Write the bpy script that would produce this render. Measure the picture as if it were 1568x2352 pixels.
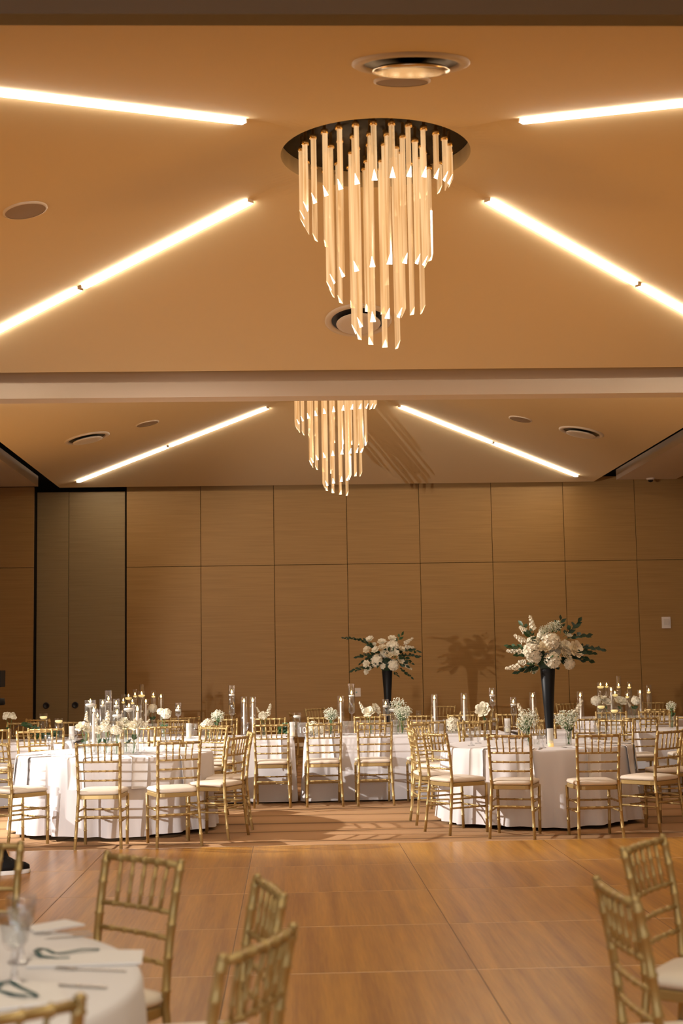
import bpy, bmesh, math, random
from mathutils import Vector, Matrix
random.seed(7)
for o in list(bpy.data.objects):
    bpy.data.objects.remove(o)
scene = bpy.context.scene
COL = scene.collection
PI = math.pi
def rad(a): return math.radians(a)

# ------------------------------------------------------------------ camera
F_PX, YAW, PITCH, ROLL, EYE = 3188.46, .0393, .1090, -.0168, 1.53
IW, IH = 1568, 2352
fw = Vector((math.sin(YAW)*math.cos(PITCH), math.cos(YAW)*math.cos(PITCH), math.sin(PITCH)))
rt0 = Vector((math.cos(YAW), -math.sin(YAW), 0)); up0 = rt0.cross(fw)
RT = rt0*math.cos(ROLL)+up0*math.sin(ROLL); UP = up0*math.cos(ROLL)-rt0*math.sin(ROLL)
cam_d = bpy.data.cameras.new('camera'); cam = bpy.data.objects.new('camera', cam_d); COL.objects.link(cam)
cam.matrix_world = Matrix(((RT.x, UP.x, -fw.x, 0), (RT.y, UP.y, -fw.y, 0), (RT.z, UP.z, -fw.z, EYE), (0, 0, 0, 1)))
cam_d.sensor_fit = 'VERTICAL'; cam_d.sensor_height = 36; cam_d.lens = F_PX/IH*36
cam_d.clip_start = .05; cam_d.clip_end = 200
cam_d.dof.use_dof = True; cam_d.dof.focus_distance = 14.5; cam_d.dof.aperture_fstop = 3.0
scene.camera = cam
def at(x, y, Y):
    """photo pixel + depth -> point in the room"""
    d = fw+RT*((x-IW/2)/F_PX)-UP*((y-IH/2)/F_PX)
    return Vector((0, 0, EYE))+d*(Y/d.y)
def pix(P):
    v = Vector(P)-Vector((0, 0, EYE)); z = v.dot(fw)
    return (IW/2+F_PX*v.dot(RT)/z, IH/2-F_PX*v.dot(UP)/z)

# ------------------------------------------------------------------ world, light, exposure
vs = scene.view_settings
vs.view_transform = 'Standard'; vs.look = 'None'; vs.gamma = 1; vs.exposure = 0.0; vs.use_curve_mapping = False
scene.cycles.use_denoising = True
scene.cycles.max_bounces = 7; scene.cycles.diffuse_bounces = 4; scene.cycles.glossy_bounces = 3
scene.cycles.transparent_max_bounces = 24; scene.cycles.transmission_bounces = 4
scene.cycles.caustics_reflective = False; scene.cycles.caustics_refractive = False
scene.cycles.sample_clamp_indirect = 6
world = bpy.data.worlds.new('world'); scene.world = world; world.use_nodes = True
world.node_tree.nodes['Background'].inputs[0].default_value = (.02, .018, .015, 1)
STRIP_EM, ROD_EM = 33.0, 1.6
AMBER = (1.0, .50, .17)
def lamp(name, kind, loc, energy, color, target=None, **kw):
    d = bpy.data.lights.new(name, kind); d.energy = energy; d.color = color
    for k, v in kw.items(): setattr(d, k, v)
    o = bpy.data.objects.new(name, d); COL.objects.link(o); o.location = loc
    if target is not None:
        o.rotation_euler = (Vector(target)-Vector(loc)).to_track_quat('-Z', 'Y').to_euler()
    return o
# stage spotlight by the left wall and the video light behind the camera's left
lamp('stage_spotlight', 'SPOT', (-6.6, 13.7, 4.0), 4000, (1, .93, .86), (.9, 14.4, .3), spot_size=rad(52), spot_blend=.5, shadow_soft_size=.06)
lamp('video_light', 'SPOT', (-6.6, 1.0, 1.62), 3700, (1, .93, .88), (2.50, 23.0, 1.35), spot_size=rad(25), spot_blend=.4, shadow_soft_size=.06)
# unseen amber fill spots, added low along both side walls to warm the ceiling
for ux, uy, up in ((-7.2, 9.6, 950), (-7.2, 17.0, 1000), (8.0, 9.6, 950), (8.0, 15.5, 420)):
    lamp('amber_fill', 'SPOT', (ux, uy, .3), up, (1, .48, .11), (.7+(ux-.4)*.10, uy+.4, 5.2), spot_size=rad(80), spot_blend=.9, shadow_soft_size=1.0)
# linear lights of the next ceiling bay, over and behind the camera
for bx, by, br in ((-1.6, -.9, 40), (3.0, -.9, -40), (-1.6, 2.6, -40), (3.0, 2.6, 40)):
    lo = lamp('linear_light_lamp', 'AREA', (bx, by, 5.0), 75, (1, .84, .62), None, shape='RECTANGLE', size=4.2, size_y=.07); lo.rotation_euler = (0, 0, rad(br))
# daylight through the window behind the camera
lamp('window_daylight', 'AREA', (-1.5, -3.7, 2.0), 90, (.80, .90, 1.0), (-.2, 6, .6), shape='RECTANGLE', size=5.0, size_y=2.6)

# ------------------------------------------------------------------ materials
def mat(name, col=(.8, .8, .8), rough=.5, metal=0.0, spec=.5, emit=None, estr=0.0, sheen=0.0, coat=0.0, bump=None, tint=None, sss=0.0):
    m = bpy.data.materials.new(name); m.use_nodes = True
    nt = m.node_tree; b = nt.nodes['Principled BSDF']
    b.inputs['Base Color'].default_value = (*col, 1); b.inputs['Roughness'].default_value = rough
    b.inputs['Metallic'].default_value = metal; b.inputs['Specular IOR Level'].default_value = spec
    if emit: b.inputs['Emission Color'].default_value = (*emit, 1); b.inputs['Emission Strength'].default_value = estr
    if sheen: b.inputs['Sheen Weight'].default_value = sheen
    if coat: b.inputs['Coat Weight'].default_value = coat; b.inputs['Coat Roughness'].default_value = .15
    if sss: b.inputs['Subsurface Weight'].default_value = sss
    tc = nt.nodes.new('ShaderNodeTexCoord')
    if tint:      # (scale xyz, amount, second colour)
        mp = nt.nodes.new('ShaderNodeMapping'); mp.inputs['Scale'].default_value = tint[0]
        n = nt.nodes.new('ShaderNodeTexNoise'); n.inputs['Scale'].default_value = 1; n.inputs['Detail'].default_value = 4
        mx = nt.nodes.new('ShaderNodeMix'); mx.data_type = 'RGBA'
        rmp = nt.nodes.new('ShaderNodeMapRange'); rmp.inputs[1].default_value = .3; rmp.inputs[2].default_value = .7; rmp.inputs[4].default_value = tint[1]
        mx.inputs[6].default_value = (*col, 1); mx.inputs[7].default_value = (*tint[2], 1)
        nt.links.new(tc.outputs['Object'], mp.inputs[0]); nt.links.new(mp.outputs[0], n.inputs['Vector'])
        nt.links.new(n.outputs['Fac'], rmp.inputs[0]); nt.links.new(rmp.outputs[0], mx.inputs[0]); nt.links.new(mx.outputs[2], b.inputs['Base Color'])
    if bump:      # (scale xyz, strength, distance)
        mp = nt.nodes.new('ShaderNodeMapping'); mp.inputs['Scale'].default_value = bump[0]
        n = nt.nodes.new('ShaderNodeTexNoise'); n.inputs['Scale'].default_value = 1; n.inputs['Detail'].default_value = 3
        bp = nt.nodes.new('ShaderNodeBump'); bp.inputs['Strength'].default_value = bump[1]; bp.inputs['Distance'].default_value = bump[2]
        nt.links.new(tc.outputs['Object'], mp.inputs[0]); nt.links.new(mp.outputs[0], n.inputs['Vector'])
        nt.links.new(n.outputs['Fac'], bp.inputs['Height']); nt.links.new(bp.outputs[0], b.inputs['Normal'])
    return m
def glass(name, tint=(1, 1, 1), gloss=.08, edge=.42):
    m = bpy.data.materials.new(name); m.use_nodes = True; nt = m.node_tree; nt.nodes.clear()
    out = nt.nodes.new('ShaderNodeOutputMaterial'); mx = nt.nodes.new('ShaderNodeMixShader')
    tr = nt.nodes.new('ShaderNodeBsdfTransparent'); tr.inputs[0].default_value = (*tint, 1)
    gl = nt.nodes.new('ShaderNodeBsdfGlossy'); gl.inputs['Roughness'].default_value = .06
    lw = nt.nodes.new('ShaderNodeLayerWeight'); lw.inputs[0].default_value = .35
    mr = nt.nodes.new('ShaderNodeMapRange'); mr.inputs[3].default_value = gloss*.5; mr.inputs[4].default_value = edge
    nt.links.new(lw.outputs['Facing'], mr.inputs[0]); nt.links.new(mr.outputs[0], mx.inputs[0])
    nt.links.new(tr.outputs[0], mx.inputs[1]); nt.links.new(gl.outputs[0], mx.inputs[2]); nt.links.new(mx.outputs[0], out.inputs[0])
    return m
def frosted(name, col, alpha):
    m = bpy.data.materials.new(name); m.use_nodes = True; nt = m.node_tree; nt.nodes.clear()
    out = nt.nodes.new('ShaderNodeOutputMaterial'); mx = nt.nodes.new('ShaderNodeMixShader'); mx.inputs[0].default_value = alpha
    tr = nt.nodes.new('ShaderNodeBsdfTransparent'); p = nt.nodes.new('ShaderNodeBsdfPrincipled')
    p.inputs['Base Color'].default_value = (*col, 1); p.inputs['Roughness'].default_value = .5
    nt.links.new(tr.outputs[0], mx.inputs[1]); nt.links.new(p.outputs[0], mx.inputs[2]); nt.links.new(mx.outputs[0], out.inputs[0])
    return m
def emitter(name, col, s):
    m = bpy.data.materials.new(name); m.use_nodes = True; nt = m.node_tree; nt.nodes.clear()
    out = nt.nodes.new('ShaderNodeOutputMaterial'); e = nt.nodes.new('ShaderNodeEmission')
    e.inputs[0].default_value = (*col, 1); e.inputs[1].default_value = s; nt.links.new(e.outputs[0], out.inputs[0])
    return m
def wood_floor(name):
    m = mat(name, (.42, .17, .055), .30, spec=.45); nt = m.node_tree; b = nt.nodes['Principled BSDF']
    tc = nt.nodes.new('ShaderNodeTexCoord'); oi = nt.nodes.new('ShaderNodeObjectInfo')
    ad = nt.nodes.new('ShaderNodeVectorMath'); ad.operation = 'ADD'
    cb = nt.nodes.new('ShaderNodeCombineXYZ'); ml = nt.nodes.new('ShaderNodeMath'); ml.operation = 'MULTIPLY'; ml.inputs[1].default_value = 37
    nt.links.new(oi.outputs['Random'], ml.inputs[0]); nt.links.new(ml.outputs[0], cb.inputs[0]); nt.links.new(ml.outputs[0], cb.inputs[1])
    nt.links.new(tc.outputs['Object'], ad.inputs[0]); nt.links.new(cb.outputs[0], ad.inputs[1])
    mp = nt.nodes.new('ShaderNodeMapping'); mp.inputs['Scale'].default_value = (8, .22, 1)  # broad streaks: wood strips plus stretched reflections put into the colour
    n = nt.nodes.new('ShaderNodeTexNoise'); n.inputs['Scale'].default_value = 1.3; n.inputs['Detail'].default_value = 5
    mp2 = nt.nodes.new('ShaderNodeMapping'); mp2.inputs['Scale'].default_value = (70, 3, 1)
    n2 = nt.nodes.new('ShaderNodeTexNoise'); n2.inputs['Scale'].default_value = 1; n2.inputs['Detail'].default_value = 3
    for q, w in ((mp, n), (mp2, n2)):
        nt.links.new(ad.outputs[0], q.inputs[0]); nt.links.new(q.outputs[0], w.inputs['Vector'])
    r = nt.nodes.new('ShaderNodeValToRGB'); e = r.color_ramp.elements
    e[0].position = .36; e[0].color = (.33, .138, .014, 1); e[1].position = .66; e[1].color = (.62, .31, .046, 1)
    sm = nt.nodes.new('ShaderNodeMix'); sm.data_type = 'FLOAT'; sm.inputs[0].default_value = .28
    nt.links.new(n.outputs['Fac'], sm.inputs[2]); nt.links.new(n2.outputs['Fac'], sm.inputs[3])
    nt.links.new(sm.outputs[0], r.inputs[0]); nt.links.new(r.outputs[0], b.inputs['Base Color'])
    return m
def carpet(name):
    m = mat(name, (.2, .1, .05), .95, spec=.1); nt = m.node_tree; b = nt.nodes['Principled BSDF']
    tc = nt.nodes.new('ShaderNodeTexCoord'); mp = nt.nodes.new('ShaderNodeMapping'); mp.inputs['Rotation'].default_value = (0, 0, rad(3)); mp.inputs['Scale'].default_value = (.05, 1, 1)
    nt.links.new(tc.outputs['Object'], mp.inputs[0])
    w = nt.nodes.new('ShaderNodeTexWave'); w.wave_type = 'BANDS'; w.bands_direction = 'Y'; w.inputs['Scale'].default_value = .55; w.inputs['Distortion'].default_value = 7; w.inputs['Detail'].default_value = 2
    nt.links.new(mp.outputs[0], w.inputs['Vector'])
    r = nt.nodes.new('ShaderNodeValToRGB'); e = r.color_ramp.elements
    e[0].position = .0; e[0].color = (.20, .105, .042, 1); e[1].position = .06; e[1].color = (.42, .225, .088, 1)
    x = r.color_ramp.elements.new(.75); x.color = (.46, .255, .11, 1)
    nt.links.new(w.outputs['Color'], r.inputs[0])
    n = nt.nodes.new('ShaderNodeTexNoise'); n.inputs['Scale'].default_value = 180; nt.links.new(tc.outputs['Object'], n.inputs['Vector'])
    mx = nt.nodes.new('ShaderNodeMix'); mx.data_type = 'RGBA'; mx.blend_type = 'MULTIPLY'; mx.inputs[0].default_value = .5
    nt.links.new(r.outputs[0], mx.inputs[6]); nt.links.new(n.outputs['Color'], mx.inputs[7]); 
    hs = nt.nodes.new('ShaderNodeHueSaturation'); hs.inputs['Saturation'].default_value = .9; hs.inputs['Value'].default_value = 1.35
    nt.links.new(mx.outputs[2], hs.inputs['Color']); nt.links.new(hs.outputs[0], b.inputs['Base Color'])
    bp = nt.nodes.new('ShaderNodeBump'); bp.inputs['Strength'].default_value = .4; bp.inputs['Distance'].default_value = .004
    nt.links.new(n.outputs['Fac'], bp.inputs['Height']); nt.links.new(bp.outputs[0], b.inputs['Normal'])
    return m
M = {}
M['ceiling'] = mat('ceiling_paint', (.70, .555, .345), .85, spec=.2)
M['soffit'] = mat('soffit_paint', (.64, .53, .42), .85, spec=.2)
M['soffit_shaded'] = mat('shaded_soffit_paint', (.20, .195, .20), .6, spec=.3)  # near beam only: its dim light is put into a darker grey colour
M['plenum'] = mat('dark_plenum', (.010, .012, .014), .9, spec=.1)
M['wall'] = mat('wall_veneer', (.36, .198, .058), .55, spec=.35, tint=((1.2, 1.2, 55), .75, (.275, .146, .040)), bump=((2, 2, 160), .25, .002))
M['wallside'] = mat('wall_side_finish', (.30, .21, .12), .7, spec=.3)
M['door'] = mat('door_veneer', (.29, .20, .09), .55, spec=.35, tint=((1.2, 1.2, 55), .7, (.22, .148, .066)))
M['gapdark'] = mat('shadow_gap', (.012, .010, .008), .9, spec=.1)
M['carpet'] = carpet('carpet')
M['wood'] = wood_floor('dance_floor_wood')
M['joint'] = mat('floor_joint', (.10, .04, .012), .7)
M['alu'] = mat('aluminium_edge', (.92, .76, .55), .5, metal=.0)
M['gold'] = mat('gold_paint', (.50, .35, .14), .40, metal=.5, spec=.5)
M['cushion'] = mat('ivory_vinyl', (.82, .72, .60), .45, spec=.4, bump=((30, 30, 30), .08, .002))
M['cloth'] = mat('white_linen', (.80, .77, .78), .85, spec=.15, sheen=.15, bump=((260, 260, 260), .12, .001))
M['napkin'] = mat('napkin_linen', (.84, .81, .80), .85, spec=.15, bump=((300, 300, 300), .1, .001))
M['glass'] = glass('clear_glass'); M['goblet'] = glass('goblet_glass', (.97, .98, 1), .18, .65)
M['water'] = glass('water', (.95, .97, .96), .06, .18)
M['frost'] = frosted('frosted_glass', (.85, .82, .78), .62)
M['acryl'] = frosted('acrylic', (.75, .78, .80), .14)
M['white'] = mat('white_print', (.9, .9, .9), .6)
M['wax'] = mat('wax', (.88, .84, .76), .5, sss=.0)
M['waxglow'] = mat('glowing_wax', (.88, .80, .55), .5, emit=(1, .70, .20), estr=.6)
M['wick'] = mat('wick', (.02, .02, .02), .9)
M['flame'] = emitter('flame', (1, .62, .18), 14)
M['petal'] = mat('white_petal', (.84, .78, .62), .7, spec=.2, sheen=.1)
M['petal2'] = mat('cream_petal', (.84, .74, .54), .7, spec=.2)
M['breath'] = mat('baby_breath', (.80, .80, .66), .8, spec=.1)
M['stem'] = mat('green_stem', (.10, .22, .06), .6)
M['leaf'] = mat('dark_leaf', (.010, .026, .013), .5, spec=.3, tint=((20, 20, 20), .8, (.016, .045, .018)))
M['leaf2'] = mat('bright_leaf', (.030, .085, .022), .5, tint=((20, 20, 20), .8, (.018, .055, .02)))
M['vase'] = mat('black_glaze', (.006, .007, .009), .45, spec=.25)
M['steel'] = mat('cutlery_steel', (.55, .53, .50), .22, metal=1)
M['ribbon'] = mat('teal_ribbon', (.006, .085, .09), .4)
M['menu'] = mat('menu_card', (.82, .80, .80), .7)
M['strip'] = emitter('led_diffuser', (1.0, .86, .68), STRIP_EM)
M['cap'] = mat('strip_end_cap', (.75, .65, .5), .5)
M['black'] = mat('black_metal', (.012, .010, .010), .35, spec=.5)
M['mount'] = mat('rod_mount', (.75, .5, .2), .3, metal=.8)
M['plate'] = mat('wall_plate', (.72, .62, .52), .5)
M['grille'] = mat('speaker_grille', (.30, .22, .15), .7, bump=((300, 300, 300), .4, .002))
M['trim'] = mat('diffuser_trim', (.62, .53, .43), .6)
M['plaque'] = mat('diffuser_plaque', (.62, .55, .48), .6)
M['reflector'] = mat('polished_reflector', (.85, .72, .5), .22, metal=1)
M['rubber'] = mat('black_rubber', (.005, .005, .006), .6, spec=.25)
M['sole'] = mat('white_sole', (.75, .74, .72), .6)
M['lace'] = mat('black_lace', (.03, .03, .03), .8)
M['winglass'] = emitter('window_sky', (.75, .86, 1.0), 1.6)
def rod_material():
    m = bpy.data.materials.new('crystal_rod'); m.use_nodes = True; nt = m.node_tree; nt.nodes.clear()
    N = nt.nodes.new; L = nt.links.new
    out = N('ShaderNodeOutputMaterial'); mx = N('ShaderNodeMixShader'); mx2 = N('ShaderNodeMixShader')
    tr = N('ShaderNodeBsdfTransparent'); tr.inputs[0].default_value = (.95, .80, .58, 1)
    em = N('ShaderNodeEmission'); gl = N('ShaderNodeBsdfGlossy'); gl.inputs['Roughness'].default_value = .08
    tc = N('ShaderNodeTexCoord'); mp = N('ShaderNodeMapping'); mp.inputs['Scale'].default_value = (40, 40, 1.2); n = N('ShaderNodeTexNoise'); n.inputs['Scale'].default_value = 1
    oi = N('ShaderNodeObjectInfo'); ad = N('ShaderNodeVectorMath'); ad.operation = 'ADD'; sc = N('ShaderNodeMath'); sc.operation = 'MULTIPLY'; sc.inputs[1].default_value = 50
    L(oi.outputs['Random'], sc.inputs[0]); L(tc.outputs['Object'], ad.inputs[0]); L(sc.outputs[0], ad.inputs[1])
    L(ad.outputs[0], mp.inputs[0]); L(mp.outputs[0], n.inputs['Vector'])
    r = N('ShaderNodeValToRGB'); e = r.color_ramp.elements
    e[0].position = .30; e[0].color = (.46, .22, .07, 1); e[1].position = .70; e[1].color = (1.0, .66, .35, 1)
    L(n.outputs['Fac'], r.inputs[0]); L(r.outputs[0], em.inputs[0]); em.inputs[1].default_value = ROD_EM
    lw = N('ShaderNodeLayerWeight'); lw.inputs[0].default_value = .5
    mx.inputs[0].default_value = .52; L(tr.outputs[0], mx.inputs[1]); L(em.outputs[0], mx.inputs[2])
    mr = N('ShaderNodeMapRange'); mr.inputs[3].default_value = .06; mr.inputs[4].default_value = .5; L(lw.outputs['Facing'], mr.inputs[0])
    L(mr.outputs[0], mx2.inputs[0]); L(mx.outputs[0], mx2.inputs[1]); L(gl.outputs[0], mx2.inputs[2]); L(mx2.outputs[0], out.inputs[0])
    return m
M['rod'] = rod_material()
M['rodtip'] = emitter('crystal_rod_cut', (1, .84, .58), 8.0)

# ------------------------------------------------------------------ mesh helpers
class MB:
    def __init__(s): s.v = []; s.f = []; s.sm = []
    def add(s, vs, fs, smooth=False):
        k = len(s.v); s.v += [tuple(p) for p in vs]; s.f += [tuple(i+k for i in f) for f in fs]; s.sm += [smooth]*len(fs); return s
    def box(s, c, d, mtx=None):
        x, y, z = d[0]/2, d[1]/2, d[2]/2
        P = [Vector((c[0]+a*x, c[1]+b*y, c[2]+e*z)) for e in (-1, 1) for b in (-1, 1) for a in (-1, 1)]
        if mtx: P = [mtx @ p for p in P]
        return s.add(P, [(0, 2, 3, 1), (4, 5, 7, 6), (0, 1, 5, 4), (2, 6, 7, 3), (0, 4, 6, 2), (1, 3, 7, 5)])
    def lathe(s, prof, n=16, c=(0, 0, 0), mtx=None, closed=False):
        vs = []; fs = []
        for r, z in prof:
            for i in range(n):
                a = 2*PI*i/n; p = Vector((c[0]+r*math.cos(a), c[1]+r*math.sin(a), c[2]+z)); vs.append(mtx @ p if mtx else p)
        m = len(prof)
        for j in range(m-1):
            for i in range(n):
                i2 = (i+1) % n; fs.append((j*n+i, j*n+i2, (j+1)*n+i2, (j+1)*n+i))
        if prof[0][0] > 1e-6 and closed: fs.append(tuple(range(n))[::-1])
        if prof[-1][0] > 1e-6 and closed: fs.append(tuple((m-1)*n+i for i in range(n)))
        return s.add(vs, fs, True)
    def tube(s, path, rs, n=8, cap=True):
        path = [Vector(p) for p in path]; vs = []; fs = []
        if not hasattr(rs, '__len__'): rs = [rs]*len(path)
        ref = None
        for i, p in enumerate(path):
            t = (path[min(i+1, len(path)-1)]-path[max(i-1, 0)]).normalized()
            if ref is None: ref = Vector((0, 0, 1)) if abs(t.z) < .9 else Vector((1, 0, 0))
            u = (ref-t*ref.dot(t)).normalized(); w = t.cross(u); ref = u
            for k in range(n):
                a = 2*PI*k/n; vs.append(p+(u*math.cos(a)+w*math.sin(a))*rs[i])
        for j in range(len(path)-1):
            for k in range(n):
                k2 = (k+1) % n; fs.append((j*n+k, j*n+k2, (j+1)*n+k2, (j+1)*n+k))
        if cap: fs.append(tuple(range(n))[::-1]); fs.append(tuple((len(path)-1)*n+k for k in range(n)))
        return s.add(vs, fs, True)
    def mesh(s, name):
        me = bpy.data.meshes.new(name); me.from_pydata(s.v, [], s.f); me.polygons.foreach_set('use_smooth', s.sm); me.update(); return me
def link(name, data, m=None, parent=None, loc=(0, 0, 0), rot=(0, 0, 0), scale=None):
    if isinstance(data, MB): data = data.mesh(name)
    o = bpy.data.objects.new(name, data); COL.objects.link(o)
    if m is not None and not len(data.materials): data.materials.append(M[m] if isinstance(m, str) else m)
    o.location = loc; o.rotation_euler = rot
    if scale: o.scale = (scale,)*3 if not hasattr(scale, '__len__') else scale
    if parent: o.parent = parent
    return o
def thing(name, label, cat, loc=(0, 0, 0), rotz=0, group=None):
    o = bpy.data.objects.new(name, None); COL.objects.link(o); o.empty_display_size = .05
    o.location = loc; o.rotation_euler = (0, 0, rotz); o['label'] = label; o['category'] = cat
    if group: o['group'] = group
    return o
def tag(o, label, cat, group=None):
    o['label'] = label; o['category'] = cat
    if group: o['group'] = group
    return o
def struct(o): o['kind'] = 'structure'; return o
ORDS = ['leftmost', 'second from left', 'third from left', 'fourth from left', 'fifth from left', 'sixth from left', 'seventh from left', 'eighth from left', 'ninth from left', 'tenth from left', 'eleventh from left', 'twelfth from left', 'thirteenth from left', 'fourteenth from left', 'fifteenth from left', 'sixteenth from left', 'seventeenth from left', 'eighteenth from left']
ORDERED = {}
def ordered(o, text):
    """label is finished at the end: text + its rank from the left among its like"""
    ORDERED.setdefault(text, []).append(o); return o

# ================================================================== THE ROOM
YW = 23.13            # back wall face
XL, XR, YF, ZTOP = -7.6, 8.4, -4.2, 5.95
# floor
struct(link('floor', MB().box(((XL+XR)/2, (YF+YW+.4)/2, -.05), (XR-XL+.4, YW-YF+.8, .1)), 'carpet'))
struct(link('wall_left', MB().box((XL-.1, (YF+YW)/2, ZTOP/2), (.2, YW-YF+.6, ZTOP)), 'wallside'))
struct(link('wall_right', MB().box((XR+.1, (YF+YW)/2, ZTOP/2), (.2, YW-YF+.6, ZTOP)), 'wallside'))
# front wall with a window opening behind the camera
fwl = MB()
for c, d in (((XL+XR)/2-4.9-.0, 0), ): pass
wx0, wx1, wz0, wz1 = -4.2, 1.2, .7, 3.3
for x0, x1, z0, z1 in ((XL, wx0, 0, ZTOP), (wx1, XR, 0, ZTOP), (wx0, wx1, 0, wz0), (wx0, wx1, wz1, ZTOP)):
    fwl.box(((x0+x1)/2, YF-.1, (z0+z1)/2), (x1-x0, .2, z1-z0))
struct(link('wall_front', fwl, 'wallside'))
win = struct(link('window_1', MB().box(((wx0+wx1)/2, YF-.12, (wz0+wz1)/2), (wx1-wx0, .02, wz1-wz0)), 'winglass'))
fr = MB()
for k in range(5): fr.box((wx0+(wx1-wx0)*k/4, YF-.07, (wz0+wz1)/2), (.06, .06, wz1-wz0))
for z in (wz0, wz1): fr.box(((wx0+wx1)/2, YF-.07, z), (wx1-wx0, .06, .06))
link('window_frame', fr, 'black', win)

# back wall: dark core with separate veneer panels in front of it
wall = struct(link('wall_back', MB().box(((XL+XR)/2, YW+.16, ZTOP/2), (XR-XL+.4, .2, ZTOP)), 'gapdark'))
SEAM = .008
def panel(x0, x1, z0, z1, y, name='wall_panel', m='wall', parent=wall, th=.05):
    bm = bmesh.new(); bmesh.ops.create_cube(bm, size=1)
    for v in bm.verts: v.co = Vector((v.co.x*(x1-x0-SEAM), v.co.y*th, v.co.z*(z1-z0-SEAM)))
    bmesh.ops.bevel(bm, geom=list(bm.edges), offset=.002, segments=1, affect='EDGES')
    me = bpy.data.meshes.new(name); bm.to_mesh(me); bm.free()
    return link(name, me, m, parent, ((x0+x1)/2, y+th/2, (z0+z1)/2))
XP = [-2.677]+[-1.446+1.22*i for i in range(9)]
for i in range(len(XP)-1):
    panel(XP[i], XP[i+1], 0, 3.185, YW); panel(XP[i], XP[i+1], 3.185, 4.62, YW)
# double pocket door left of the panels and the proud panel stack beside it
d1 = struct(panel(-4.16, -3.631, 0, 4.46, YW+.012, 'door_1', 'door', None)); d2 = struct(panel(-3.631, -2.70, 0, 4.46, YW+.012, 'door_2', 'door', None))
hm = MB().lathe([(0, 0), (.05, 0), (.053, .012), (.046, .02), (.034, .012), (0, .008)], 20).mesh('door_handle')
for d, hx in ((d1, -3.985), (d2, -3.513)):
    link('door_handle', hm, 'black', d, (hx-d.location.x, -.026, .933-d.location.z), (rad(90), 0, 0))
stk = struct(link('wall_panel_stack', MB().box((-5.87, YW-.06, 2.27), (3.4, .2, 4.54)), 'gapdark'))
stk.name = 'wall_recess'
for x0, x1 in ((-7.5, -6.6), (-6.6, -5.38), (-5.38, -4.165)):
    panel(x0, x1, 0, 3.185, YW-.22, parent=stk); panel(x0, x1, 3.185, 4.52, YW-.22, parent=stk)

# ceiling: dark slab above, two faceted pyramid clouds, partition beams, side soffits
struct(link('ceiling', MB().box(((XL+XR)/2, (YF+YW)/2, ZTOP+.05), (XR-XL+.4, YW-YF+.6, .1)), 'plenum'))
XC, YC, A_, B_, ZA, DZ = .694, (10.03, 19.08), 4.444, 3.823, 5.473, .973
RH, ZCAP = .71, 5.44
def zc(dx, dy): return ZA-DZ*max(abs(dx)/A_, abs(dy)/B_)
def cloud(yc):
    angs = sorted(set([2*PI*i/96 for i in range(96)]+[math.atan2(sy*B_, sx*A_) % (2*PI) for sx in (-1, 1) for sy in (-1, 1)]))
    n = len(angs); mb = MB(); rings = []
    def ring(f):
        P = []
        for a in angs:
            ca, sa = math.cos(a), math.sin(a); P.append(f(ca, sa))
        return P
    def outer(ca, sa): 
        t = min(A_/max(abs(ca), 1e-9), B_/max(abs(sa), 1e-9)); return ca*t, sa*t
    R = [ring(lambda c, s: (c*RH, s*RH, ZCAP)), ring(lambda c, s: (c*RH, s*RH, 5.315)), ring(lambda c, s: (c*1.05, s*1.05, zc(c*1.05, s*1.05))),
         ring(lambda c, s: (*outer(c, s), ZA-DZ)), ring(lambda c, s: (*outer(c, s), ZA-DZ+.16))]
    vs = [(XC+p[0], yc+p[1], p[2]) for r in R for p in r]; fs = []
    for j in range(4):
        for i in range(n):
            i2 = (i+1) % n; fs.append((j*n+i, (j+1)*n+i, (j+1)*n+i2, j*n+i2))
    mb.add(vs, fs); o = struct(link('ceiling_cloud', mb, 'ceiling')); return o
for yc in YC: cloud(yc)
def beam(y0, y1, zb, m): return struct(link('ceiling_beam', MB().box(((XL+XR)/2, (y0+y1)/2, (zb+ZTOP)/2), (XR-XL, y1-y0, ZTOP-zb)), m))
beam(14.10, 14.36, 4.281, 'soffit'); beam(5.05, 5.62, 4.27, 'soffit_shaded')
for x0, x1 in ((-7.5, -4.10), (5.52, 6.53), (6.8, 8.35)):
    for y0, y1 in ((6.2, 13.85), (15.2, 22.9)):
        struct(link('ceiling_soffit', MB().box(((x0+x1)/2, (y0+y1)/2, 4.61), (x1-x0, y1-y0, .17)), 'soffit'))

# dance floor made of square panels with metal edges
PS, X0, Y0 = 1.2255, -.3181, 11.94
ncol0, ncol1, nrow = -4, 5, 10
df = struct(link('floor_dance', MB().box((X0+(ncol0+ncol1)*PS/2, Y0-nrow*PS/2, .009), ((ncol1-ncol0)*PS+.02, nrow*PS+.02, .0178)), 'alu'))
def pmesh():
    bm = bmesh.new(); bmesh.ops.create_cube(bm, size=1)
    for v in bm.verts: v.co = Vector((v.co.x*(PS-.006), v.co.y*(PS-.013), v.co.z*.012))
    bmesh.ops.bevel(bm, geom=list(bm.edges), offset=.0007, segments=1, affect='EDGES')
    me = bpy.data.meshes.new('dance_floor_panel'); bm.to_mesh(me); bm.free(); return me
pm = pmesh()
for i in range(ncol0, ncol1):
    for j in range(nrow):
        link('dance_floor_panel', pm, 'wood', df, (X0+(i+.5)*PS, Y0-(j+.5)*PS, .013))
for i in range(ncol0+1, ncol1):
    link('floor_joint', MB().box((X0+i*PS, Y0-nrow*PS/2, .0182), (.004, nrow*PS, .001)), 'joint', df)
r_ = MB()
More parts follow.
